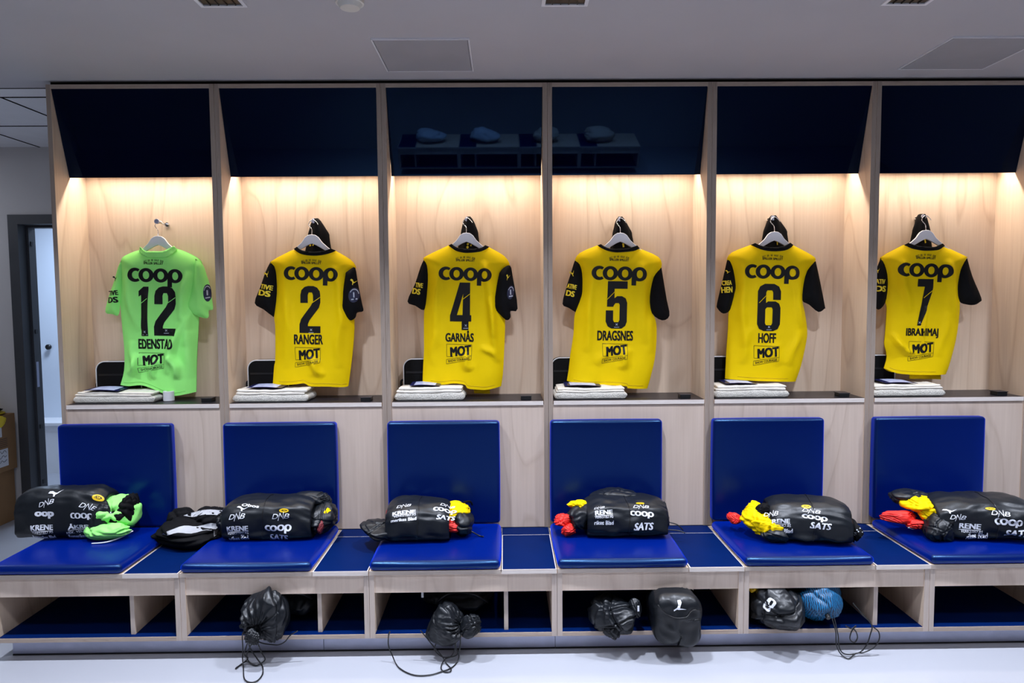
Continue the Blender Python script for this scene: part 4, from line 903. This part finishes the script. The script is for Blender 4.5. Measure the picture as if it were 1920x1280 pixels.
# wash bags
BGX = [(.070, .30), (.852, 1.06), (1.658, 1.86), (2.428, 2.62), (3.232, 3.44), (4.030, 4.23)]
for i, (x0, x1) in enumerate(BGX):
    ztop = 1.022+.196; yb0, yb1 = .186, .247
    if i in (3, 4, 5): x0 = [2.4275, 3.2275, 4.0275][i-3]
    t = thing('wash_bag', 'black zipped wash bag with white piping behind the towel and %s' % SHN[i], 'bag', ((x0+x1)/2, .21, ZS), 'black wash bags')
    out = []
    R_ = .045
    for cxx, a0 in ((x1-R_, 0), (x0+R_, 90)):
        out += [(cxx+R_*math.cos(math.radians(a0+q*11.25)), ztop-R_+R_*math.sin(math.radians(a0+q*11.25))) for q in range(9)]
    out = [(x1, ZS+.001)] + out + [(x0, ZS+.001)]
    bm = bmesh.new(); prism(bm, out, yb0, yb1); bevel(bm, .006, 3); emit('bag_body', bm, 'bagcloth', t, smooth=False)
    bm = bmesh.new(); tube(bm, [(x, yb0-.0005, z) for x, z in out], .0028); emit('piping', bm, 'pipe', t, smooth=True)
    bm = bmesh.new(); box(bm, x0+.012, x1-.012, yb0-.003, yb0+.001, ztop-.074, ztop-.064); emit('zip_flap', bm, 'black', t)
    bm = bmesh.new(); tube(bm, catmull([(x0+.002, yb0+.03, ZS+.085), (x0-.016, yb0+.03, ZS+.08), (x0-.018, yb0+.03, ZS+.055), (x0-.012, yb0+.03, ZS+.03), (x0+.002, yb0+.03, ZS+.03)], 5), .006)
    if i < 3: emit('side_loop', bm, 'nylon', t, smooth=True)
    else: bm.free()

# tape roll
t = thing('tape_roll', 'white roll of sports tape beside the folded towel under the green shirt', 'tape', (.4735, .115, ZS))
bm = bmesh.new(); n = 40; R0, R1, hh = .0265, .012, .050
pr = [(R1, 0), (R0-.002, 0), (R0, .002), (R0, hh-.002), (R0-.002, hh), (R1, hh-.001)]
rings = [[bm.verts.new((.4735+r*math.cos(2*math.pi*k/n), .115+r*math.sin(2*math.pi*k/n), ZS+z)) for k in range(n)] for r, z in pr]
for a, b in zip(rings, rings[1:]+rings[:1]):
    for k in range(n): bm.faces.new((a[k], a[(k+1) % n], b[(k+1) % n], b[k]))
bmesh.ops.recalc_face_normals(bm, faces=bm.faces)
emit('tape', bm, 'tape', t)
bm = bmesh.new(); cyl(bm, (.4735, .115, ZS+.024), (0, 0, 1), .012, .047, 28); emit('core', bm, 'card', t)

# flush socket boxes at the right of every shelf
def make_socket():
    t = thing('socket_box', '', 'socket', (0, 0, ZS), 'black socket boxes on the shelves')
    emit('box', bevel(bx(-.026, .026, .06, .115, 0, .017), .003), 'black', t, shift=False)
    emit('lid', bevel(bx(-.028, .028, .057, .118, .017, .021), .0015), 'black_lam', t, shift=False)
    return t
so = make_socket()
for i in range(6):
    o = so if i == 0 else dup(so, (0, 0, 0)); o.location = (i*.8+.69, -.03 if i else -.01, ZS)
    o['label'] = 'small black socket box on the shelf to the right of %s' % SHN[i]

# ================================================================== rolled kits on the seats
SEATZ = .4275
KIT = ['rolled kit in a black jacket with lime green sleeves sticking out', 'rolled kit in a black jacket with a small dark red end by the striped top',
       'rolled kit in a black jacket with yellow and red end below the shirt 4', 'rolled kit in a black jacket with red cloth hanging from its left end',
       'rolled kit in a black jacket with a large yellow sleeve at its left end', 'rolled kit in a black jacket at the far right with bright red and yellow cloth']
class Roll:
    def __init__(s, cx, cy, L, Dp, Hh, yaw, seed):
        s.c = (cx, cy); s.L, s.D, s.H = L, Dp, Hh; s.t = math.radians(yaw); s.seed = seed
        A = np.arange(-1.5, 2.6, .005); c, q = np.cos(A), np.sin(A); n = np.where(q > 0, 2.5, 4.5)
        y = Dp*np.sign(c)*np.abs(c)**(2/n); z = Hh/2*np.sign(q)*np.abs(q)**(2/n)
        d = np.concatenate([[0], np.cumsum(np.hypot(np.diff(y), np.diff(z)))]); s.A, s.S = A, d-np.interp(0, A, d)
    def ang(s, arc): return float(np.interp(arc, s.S, s.A))
    def at(s, u, a, off=0, k=1):
        c, q = math.cos(a), math.sin(a); n = 2.5 if q > 0 else 4.5
        e = abs(u/s.L); tp = 1-.16*min(1, e)**5
        nz = .010*noise.noise(Vector((u*6, c*1.5+s.seed, q*1.5))) + .006*noise.noise(Vector((u*17, c*4, q*4+s.seed))) + .0035*math.sin(u*46+3*math.sin(a*2)+s.seed)*max(0, -q+.4)
        rad = tp + (nz/.1)*(1 if q > -.5 else .3)
        ce = math.copysign(abs(c)**(2/n), c); se = math.copysign(abs(q)**(2/n), q)
        y = -(s.D*rad*k+off)*ce; z = SEATZ + s.H/2*tp + (s.H/2*rad*k+off)*se
        z = max(z, SEATZ+.0012)
        return Vector((s.c[0]+u*math.cos(s.t)-y*math.sin(s.t), s.c[1]+u*math.sin(s.t)+y*math.cos(s.t), z))
for b in range(6):
    p = DATA['bundle'][b]; R = Roll(*p['p'], b*4.3+1)
    t = thing('rolled_kit', KIT[b], 'clothes roll', (p['p'][0], p['p'][1], SEATZ), 'kits rolled in black jackets on the seats')
    bm = bmesh.new(); nu, na = 64, 80; rings = []
    us = [(-1, .0), (-1, .45), (-1.0, .85)] + [(-1+2*k/nu, 1) for k in range(nu+1)] + [(1, .85), (1, .45), (1, .0)]
    for u, k in us:
        d = (1-k)*.02*(1 if u > 0 else -1)
        rings.append([bm.verts.new(R.at(u*R.L-d*(k < 1), 2*math.pi*q/na, 0, max(k, .02))) for q in range(na)])
    for A_, B_ in zip(rings[:-1], rings[1:]):
        for q in range(na): bm.faces.new((A_[q], B_[q], B_[(q+1) % na], A_[(q+1) % na]))
    bm.faces.new(rings[0]); bm.faces.new(rings[-1][::-1])
    bmesh.ops.recalc_face_normals(bm, faces=bm.faces)
    emit('jacket', bm, 'nylon', t, smooth=True)
    if b != 0:
        bm = bmesh.new(); uz = {1: -.01, 2: .005, 3: .005, 4: .01, 5: .02}[b]
        tube(bm, [R.at(uz+.004*math.sin(a*3), a, .001) for a in [-.7+.08*k for k in range(34)]], .0022, 6)
        emit('zip', bm, 'black', t, smooth=True)
    white, gold = [], []
    bmw, bmg = bmesh.new(), bmesh.new(); g = False
    for (s, u, a, w_, h_, rt) in p['t']:
        def fm(P, u=u, a=a):
            return [R.at(u+x, R.ang(a+y), .0022) for x, y in P]
        if s == 'cat': art = norm(poly_art(CAT), w_, h_)
        elif s == 'crest':
            art = norm(poly_art([ell(0, 0, 1, 1), ell(0, 0, .62, .5)]), w_, h_); g = True
            drape(place(art, 0, 0, rt), fm, .012, bmg); drape(place(norm(text_art('LSK', .03), w_*.5, h_*.35), 0, 0, rt), fm, .012, bmg); continue
        elif s in ('coop', 'oop'): art = norm(coop_art() if s == 'coop' else text_art('oop', .06), w_, h_*1.05)
        elif s == 'DNB':
            d = norm(text_art('D', 0, .3), w_*.36, h_*.7); bb = norm(text_art('B', 0, .3), w_*.34, h_*.7)
            nn = poly_art([[(-.5, -.5), (-.42, -.5), (-.14, .36), (.30, -.34), (.42, .62), (.34, .62), (.26, -.10), (-.16, .52)]])
            art = join(place(d, -w_*.32, 0), place(norm(nn, w_*.36, h_*1.25), 0, 0), place(bb, w_*.33, h_*.05))
        elif s == 'SATS': art = norm(text_art(s, .04, .25), w_, h_)
        elif 'Blad' in s or s == 'Obos': art = norm(text_art(s, .03), w_, h_)
        elif 'VERKSTED' in s: art = norm(text_art(s, .0), w_, h_)
        else:
            art = norm(text_art(s, .045), w_, h_)
            art = join(art, ([(-w_/2, -h_*.72), (w_/2, -h_*.72), (w_/2, -h_*.64), (-w_/2, -h_*.64)], [(0, 1, 2, 3)]))
        emit('cat_mark' if s == 'cat' else 'jacket_lettering', drape(place(art, 0, 0, rt), fm, .012), 'lett', t)
    bmw.free()
    if g: emit('crest', bmg, 'gold', t)
    else: bmg.free()
    cx, cy, L = p['p'][:3]; z0 = SEATZ
    def add(name, c, r, mat, seed, **k):
        emit(name, lump(c, r, seed, flat=z0+.001, **k), mat, t, smooth=True)
    if b == 0:
        add('shirt_sleeve', (.345, -.16, z0+.105), (.085, .095, .085), 'green', 3, rough=.3, freq=1.5)
        add('shirt_sleeve', (.345, -.235, z0+.040), (.095, .055, .036), 'green', 9, rough=.3, freq=1.6)
        add('jacket_sleeve', (.305, -.215, z0+.10), (.055, .055, .085), 'nylon', 4, rough=.2)
        add('shirt_stripe', (.40, -.15, z0+.125), (.035, .075, .075), 'blackcloth', 5, rough=.25)
        add('shirt_stripe', (.365, -.215, z0+.10), (.045, .03, .03), 'blackcloth', 6, rough=.25)
        bm = bmesh.new(); tube(bm, catmull([(.30, -.30, z0+.004), (.36, -.29, z0+.006), (.40, -.25, z0+.012), (.44, -.21, z0+.03)], 6), .003); emit('drawcord', bm, 'pipe', t, smooth=True)
    if b == 1:
        add('jacket_sleeve', (1.31, -.17, z0+.075), (.06, .10, .07), 'nylon', 2, rough=.25)
        add('jacket_sleeve', (.885, -.18, z0+.065), (.04, .10, .062), 'nylon', 7, rough=.25)
        add('shirt_end', (1.345, -.20, z0+.085), (.022, .03, .042), 'yellow', 3, rough=.3)
        add('shorts_end', (1.325, -.245, z0+.055), (.018, .026, .03), 'maroon', 4, rough=.3)
        add('jacket_collar', (1.25, -.135, z0+.15), (.10, .055, .035), 'nylon', 8, rough=.3)
    if b == 2:
        add('shirt_end', (1.945, -.20, z0+.105), (.075, .075, .05), 'yellow', 5, rough=.22, freq=1.4)
        add('shorts_end', (1.945, -.25, z0+.058), (.065, .05, .028), 'red', 6, rough=.25)
        add('jacket_sleeve', (1.97, -.21, z0+.06), (.07, .085, .055), 'nylon', 11, rough=.3)
        add('jacket_sleeve', (1.60, -.25, z0+.040), (.085, .085, .042), 'nylon', 12, rough=.3)
        add('shorts_end', (1.640, -.20, z0+.090), (.022, .04, .035), 'red', 13, rough=.3)
        bm = bmesh.new(); tube(bm, catmull([(2.0, -.24, z0+.03), (2.03, -.25, z0+.02), (2.06, -.25, z0+.003), (2.08, -.262, z0+.003)], 6), .003); emit('drawcord', bm, 'black', t, smooth=True)
        bm = bmesh.new()
        for q in range(3): tube(bm, catmull([(1.93+.01*q, -.262+.03*q, z0+.095+.02*q), (1.985+.012*q, -.235+.03*q, z0+.10+.022*q), (2.012+.006*q, -.19+.02*q, z0+.075+.022*q)], 6), .0045)
        emit('shirt_stripe', bm, 'blackcloth', t, smooth=True)
    if b == 3:
        add('shirt_end', (2.535, -.19, z0+.125), (.055, .05, .022), 'yellow', 21, rough=.3)
        add('jacket_sleeve', (2.535, -.20, z0+.068), (.06, .09, .066), 'nylon', 22, rough=.3)
        add('shorts_end', (2.455, -.215, z0+.062), (.045, .045, .022), 'red', 23, rough=.4)
        add('shorts_end', (2.475, -.255, z0+.030), (.030, .035, .028), 'red', 24, rough=.4)
        add('jacket_sleeve', (2.925, -.20, z0+.065), (.028, .09, .064), 'nylon', 25, rough=.25)
        add('jacket_collar', (2.72, -.137, z0+.155), (.11, .055, .03), 'nylon', 26, rough=.3)
        bm = bmesh.new()
        for dz, dy in ((.045, -.20), (.018, -.235)): tube(bm, catmull([(2.93, dy, z0+dz), (2.99, dy-.005, z0+dz*.7), (3.02, dy-.01, z0+.004)], 6), .0026)
        emit('drawcord', bm, 'black', t, smooth=True)
    if b == 4:
        add('shirt_end', (3.335, -.275, z0+.095), (.062, .075, .055), 'yellow', 31, rough=.3, freq=1.5)
        add('shirt_end', (3.375, -.345, z0+.062), (.07, .045, .042), 'yellow', 32, rough=.3, freq=1.5)
        add('shirt_stripe', (3.365, -.31, z0+.135), (.04, .03, .022), 'blackcloth', 33, rough=.3)
        add('shorts_end', (3.262, -.20, z0+.060), (.030, .04, .024), 'red', 34, rough=.3)
        add('jacket_sleeve', (3.40, -.355, z0+.030), (.06, .05, .032), 'nylon', 35, rough=.3)
        add('shorts_leg', (3.745, -.345, z0+.045), (.038, .085, .05), 'blackcloth', 36, rough=.3)
        add('shirt_end', (3.728, -.30, z0+.095), (.018, .02, .016), 'gold', 37, rough=.3)
        bm = bmesh.new(); rnd = random.Random(4)
        tr = BVHTree.FromPolygons([v.co + origin_of(t) for v in t.children[-2].data.vertices], [tuple(q.vertices) for q in t.children[-2].data.polygons])
        for q in range(26):
            x, z = 3.715+rnd.random()*.055, z0+.012+rnd.random()*.075
            drape(place(norm(poly_art([[(0, 0), (1, .2), (.8, 1), (.1, .8)]]), .005, .004), x, z, rnd.random()*90), onto(tr, (0, 1, 0)), .02, bm)
        emit('shorts_pattern', bm, 'lettd', t)
    if b == 5:
        add('shirt_end', (4.115, -.235, z0+.125), (.065, .07, .038), 'yellow', 41, rough=.25, freq=1.5)
        add('shirt_end', (4.155, -.285, z0+.098), (.05, .05, .036), 'yellow', 42, rough=.25)
        add('jacket_collar', (4.13, -.18, z0+.135), (.11, .06, .042), 'nylon', 43, rough=.3)
        add('shorts_end', (4.025, -.245, z0+.068), (.085, .04, .026), 'red', 44, rough=.4, freq=2)
        add('shorts_end', (4.085, -.275, z0+.045), (.05, .04, .022), 'red', 48, rough=.4, freq=2)
        add('shorts_leg', (4.145, -.345, z0+.050), (.062, .075, .055), 'nylon', 45, rough=.35, freq=2.2)
        add('shorts_leg', (4.185, -.32, z0+.085), (.06, .06, .035), 'blackcloth', 46, rough=.3)
        add('waist_label', (4.062, -.288, z0+.032), (.022, .006, .008), 'greycl', 47, rough=.2)

# grey striped top lying on the lid between the first two seats
t = thing('sports_top', 'crumpled black top with grey bands lying on the bench between the first two kit rolls', 'top', (.70, -.2, .385))
ZB = .3845
bm = lump((.69, -.165, ZB+.052), (.15, .125, .066), 51, rough=.25, freq=1.6, flat=ZB)
def off_seats(bm):
    for v in bm.verts:
        if v.co.x > .800 or v.co.x < .562: v.co.z = max(v.co.z, .4290)
    return bm
top1 = emit('top_body', off_seats(bm), 'blackcloth', t, smooth=True)
emit('top_sleeve', off_seats(lump((.765, -.13, ZB+.085), (.075, .075, .072), 52, rough=.25, flat=ZB)), 'blackcloth', t, smooth=True)
emit('top_sleeve', off_seats(lump((.625, -.13, ZB+.075), (.065, .07, .075), 54, rough=.25, flat=ZB)), 'blackcloth', t, smooth=True)
trs = [bvh_of(o) for o in t.children]
def multi(d, off=.003):
    n = Vector(d).normalized()
    def f(P):
        out = []
        for x, z in P:
            s = Vector((x, -.25, z)) - n*1.0; best = None
            for tr in trs:
                h = tr.ray_cast(s, n)
                if h[0] is not None and (best is None or h[3] < best[1]): best = (h[0], h[3])
            if best is None:
                q = min((tr.find_nearest(Vector((x, -.25, z))) for tr in trs), key=lambda h: h[3]); best = (q[0], q[3])
            out.append(best[0]-n*off)
        return out
    return f
for loop in ([(.60, .455), (.64, .452), (.69, .465), (.74, .458), (.79, .470), (.84, .462), (.85, .485), (.80, .500), (.75, .488), (.70, .494), (.655, .478)],
             [(.655, .535), (.70, .528), (.76, .540), (.83, .535), (.84, .55), (.77, .562), (.70, .552)],):
    P, F = sheet(smooth2(loop+[loop[0]], 3)[:-1], .012)
    b2 = bmesh.new(); drape(([tuple(q) for q in P], F), multi((0, 1, -.25)), .05, b2)
    emit('grey_band', b2, 'greycl', t, smooth=True)

# ================================================================== drawstring bags in the shoe spaces
def cords(t, lst):
    for l in lst:
        bm = bmesh.new(); tube(bm, catmull(l, 6), .0026, 8); emit('cord', bm, 'black', t, smooth=True)
t = thing('drawstring_bag', 'wrinkled black drawstring bag with tangled cords hanging down below the shirt 2', 'bag', (1.145, -.52, .104), 'drawstring bags in the benches')
emit('bag_body', lump((1.150, -.53, .195), (.092, .10, .108), 61, cubby=True, rough=.22, freq=1.6, sub=6, pleat=((-.1, -1, -.35), 9, .10)), 'ripstop', t, smooth=True)
emit('bag_neck', lump((1.140, -.625, .145), (.030, .02, .032), 62, cubby=True, rough=.4, pleat=((0, -1, -.2), 7, .2)), 'ripstop', t, smooth=True)
cords(t, DATA['cords'][0])
t = thing('drawstring_bag', 'black drawstring bag lying flat with one long cord looping over the floor', 'bag', (1.96, -.5, .104), 'drawstring bags in the benches')
emit('bag_body', lump((1.930, -.535, .150), (.085, .075, .075), 63, cubby=True, rough=.25, freq=1.5, sub=6, pleat=((.9, -.5, .1), 8, .10)), 'ripstop', t, smooth=True)
emit('bag_neck', lump((2.03, -.56, .150), (.05, .035, .048), 64, cubby=True, rough=.5, freq=1.4, pleat=((1, -.2, .2), 8, .22)), 'ripstop', t, smooth=True)
cords(t, DATA['cords'][1])
t = thing('dark_holdall', 'dark bag deep in the shoe space behind the looping cord bag', 'bag', (1.99, -.35, .1045))
emit('bag_body', lump((1.985, -.30, .1835), (.16, .10, .078), 65, rough=.2, flat=.1046), 'nylon', t, smooth=True)
bm = bmesh.new(); tube(bm, catmull([(1.87, -.38, .17), (1.93, -.41, .225), (2.03, -.41, .225), (2.10, -.38, .17)], 6), .006); emit('handle', bm, 'black', t, smooth=True)
t = thing('dark_holdall', 'dark bag in the shoe space to the right of the wrinkled drawstring bag', 'bag', (1.27, -.36, .1045))
emit('bag_body', lump((1.27, -.32, .178), (.085, .09, .072), 75, rough=.2, flat=.1046), 'nylon', t, smooth=True)
bm = bmesh.new(); tube(bm, catmull([(1.22, -.39, .20), (1.25, -.42, .235), (1.29, -.42, .235), (1.32, -.39, .20)], 6), .005); emit('handle', bm, 'black', t, smooth=True)
o = emit('paper_tag', bevel(bx(1.814, 1.824, -.47, -.469, .236, .272), .0003, 1), 'paper', loc=(1.82, -.47, .25)); tag(o, 'small white paper tag hanging under the bench apron below the shirt 4', 'tag')
t = thing('shoe_bag', 'small crumpled black bag at the left of the shoe space below the shirt 5', 'bag', (2.655, -.5, .104), 'shoe bags below the shirt 5')
emit('bag_body', lump((2.655, -.50, .168), (.098, .088, .076), 66, cubby=True, rough=.32, freq=1.5, sub=6), 'ripstop', t, smooth=True)
emit('bag_corner', lump((2.632, -.545, .120), (.045, .035, .035), 67, cubby=True, rough=.3), 'ripstop', t, smooth=True)
emit('bag_corner', lump((2.730, -.535, .200), (.026, .03, .042), 77, rough=.25, cubby=True), 'ripstop', t, smooth=True)
emit('bag_label', bevel(bx(2.736, 2.744, -.5685, -.566, .208, .232), .0006, 1), 'lett', t)
t = thing('shoe_bag', 'boxy black shoe bag with a white leaping cat mark below the shirt 5', 'bag', (2.90, -.5, .104), 'shoe bags below the shirt 5')
bm = rounded(2.90, -.51, .178, .200, .22, .225, .045, (.008, .01, .012), n=18, k=6)
for v in bm.verts:
    n_ = noise.noise(Vector((v.co.x*13, v.co.y*11, v.co.z*12))); n2 = 1-2*abs(noise.noise(Vector((v.co.x*22, v.co.y*20, v.co.z*22+5))))
    k = max(0, .20-v.co.z)
    v.co.x += .010*n_ + (.16*k if v.co.x < 2.90 else -.02*k); v.co.y += .012*n_ - .006*n2; v.co.z += .008*n_
    v.co.z -= .10*max(0, v.co.x-2.86)*(v.co.z > .2); v.co.z = max(v.co.z, .066 + .05*max(0, (-.56-v.co.y)*-4) if v.co.y < -.53 else .1048)
    if v.co.y > -.532: v.co.z = min(v.co.z, .279)
    if v.co.x > 2.966: v.co.y = min(v.co.y, -.507)
bb = emit('bag_body', bm, 'ripstop', t, smooth=True)
b2 = drape(place(norm(poly_art(CAT), .045, .048), 2.895, .250, -60), onto(bvh_of(bb), (0, 1, 0)), .012); emit('cat_mark', b2, 'lett', t)
bm = bmesh.new(); tube(bm, [bvh_of(bb).find_nearest(Vector(p))[0]+Vector((0, -.002, .001)) for p in catmull([(2.80, -.62, .26), (2.86, -.63, .215), (2.92, -.63, .21), (2.96, -.63, .235), (3.0, -.60, .225)], 8)], .0022); emit('seam', bm, 'black', t, smooth=True)
t = thing('shoe_bag', 'black shoe bag with a white number on its upper left side, beside the blue bag', 'bag', (3.37, -.5, .104))
bb = emit('bag_body', lump((3.372, -.50, .182), (.108, .115, .107), 68, cubby=True, rough=.2, freq=1.4, sub=6), 'ripstop', t, smooth=True)
for v in bb.data.vertices:
    pass
b2 = drape(place(norm(poly_art([[(x/44, y/89) for x, y in l] for l in DIG['6'][1]]), .026, .058), 3.300, .225, 150), onto(bvh_of(bb), (0, 1, 0)), .012); emit('number_mark', b2, 'lett', t)
t = thing('shoe_bag', 'bright blue patterned bag leaning in the shoe space below the shirt 6', 'bag', (3.56, -.45, .104))
emit('bag_body', lump((3.555, -.47, .215), (.093, .10, .085), 69, cubby=True, rough=.16, freq=1.3, sub=5, pleat=((0, -.5, -1), 7, .05)), 'bluebag', t, smooth=True)
bm = bmesh.new(); cyl(bm, (3.545, -.565, .175), (0, -1, -.4), .010, .02, 20); emit('cord_lock', bevel(bm, .002), 'black', t)
cords(t, DATA['cords'][2])
o = emit('shin_pad', lump((3.262, -.46, .258), (.022, .03, .018), 70, rough=.3, sub=4), 'gold', loc=(3.262, -.46, .25), smooth=True)
tag(o, 'small yellow object in the dark behind the black numbered bag', 'shin pad')

# ================================================================== boxes by the door
def carton(name, x0, x1, y0, y1, z0, z1, label, rot=0):
    t = thing(name, label, 'box', ((x0+x1)/2, (y0+y1)/2, z0), 'cardboard boxes by the door')
    emit('carton', bevel(bx(x0, x1, y0, y1, z0, z1), .003), 'card', t)
    t.rotation_euler = (0, rot, 0)
    return t
b1 = carton('cardboard_box', -1.80, -1.272, .92, 1.44, 0, .366, 'lower plain cardboard box standing on the floor by the door frame')
emit('box_tape', bx(-1.2725, -1.2705, 1.13, 1.20, .20, .365), 'ink', b1)
b2_ = carton('cardboard_box', -1.80, -1.245, .90, 1.435, .3675, .755, 'upper cardboard box with white handwritten labels, tipped on the lower one', 0)
for k, (ya, yb, za, zb) in enumerate(((1.12, 1.35, .405, .525), (1.10, 1.30, .61, .705))):
    lb = emit('paper_label', bx(-1.2445, -1.2435, ya, yb, za, zb), 'paper', b2_)
    bm = bmesh.new(); rnd = random.Random(k)
    for r_ in range(3):
        zc = zb-.02-.032*r_
        pts = [(-1.2425, ya+.012+(yb-ya-.03)*q/14, zc+(.009*math.sin(q*2.1+r_*2)+.006*(rnd.random()-.5))) for q in range(15)]
        tube(bm, catmull(pts, 4), .0012, 5)
    emit('handwriting', bm, 'ink', lb)
bm = bmesh.new()
for q in range(5): box(bm, -1.2446, -1.2438, 1.09, 1.35, .540+.013*q, .543+.013*q)
emit('printed_bars', bm, 'ink', b2_)
t = thing('training_bib', 'yellow and black bib lying on top of the upper cardboard box', 'bib', (-1.35, 1.2, .755))
emit('bib_cloth', lump((-1.36, 1.22, .772), (.115, .20, .02), 81, rough=.4, sub=5, flat=.756), 'ytape', t, smooth=True)
emit('dark_trim', lump((-1.36, 1.22, .790), (.12, .16, .014), 82, rough=.5, sub=4), 'blackcloth', t, smooth=True)
emit('hanging_strap', lump((-1.234, 1.285, .718), (.008, .05, .034), 83, rough=.2, sub=4), 'ytape', t, smooth=True)

# bundles on the opposite bench (only ever seen mirrored in the fascias)
for k, (x, r_, m_) in enumerate(((1.2, .20, 'palecl'), (1.95, .19, 'palecl'), (2.75, .19, 'beige'), (3.45, .20, 'beige'))):
    o = emit('cloth_bundle', lump((x, -5.75, .3835+.085), (r_, .13, .085), 90+k, rough=.2, sub=4, flat=.384), m_, loc=(x, -5.75, .384), smooth=True)
    tag(o, 'pale crumpled cloth bundle across the room, mirrored in the glossy fascias', 'clothes roll', 'bundles across the room')
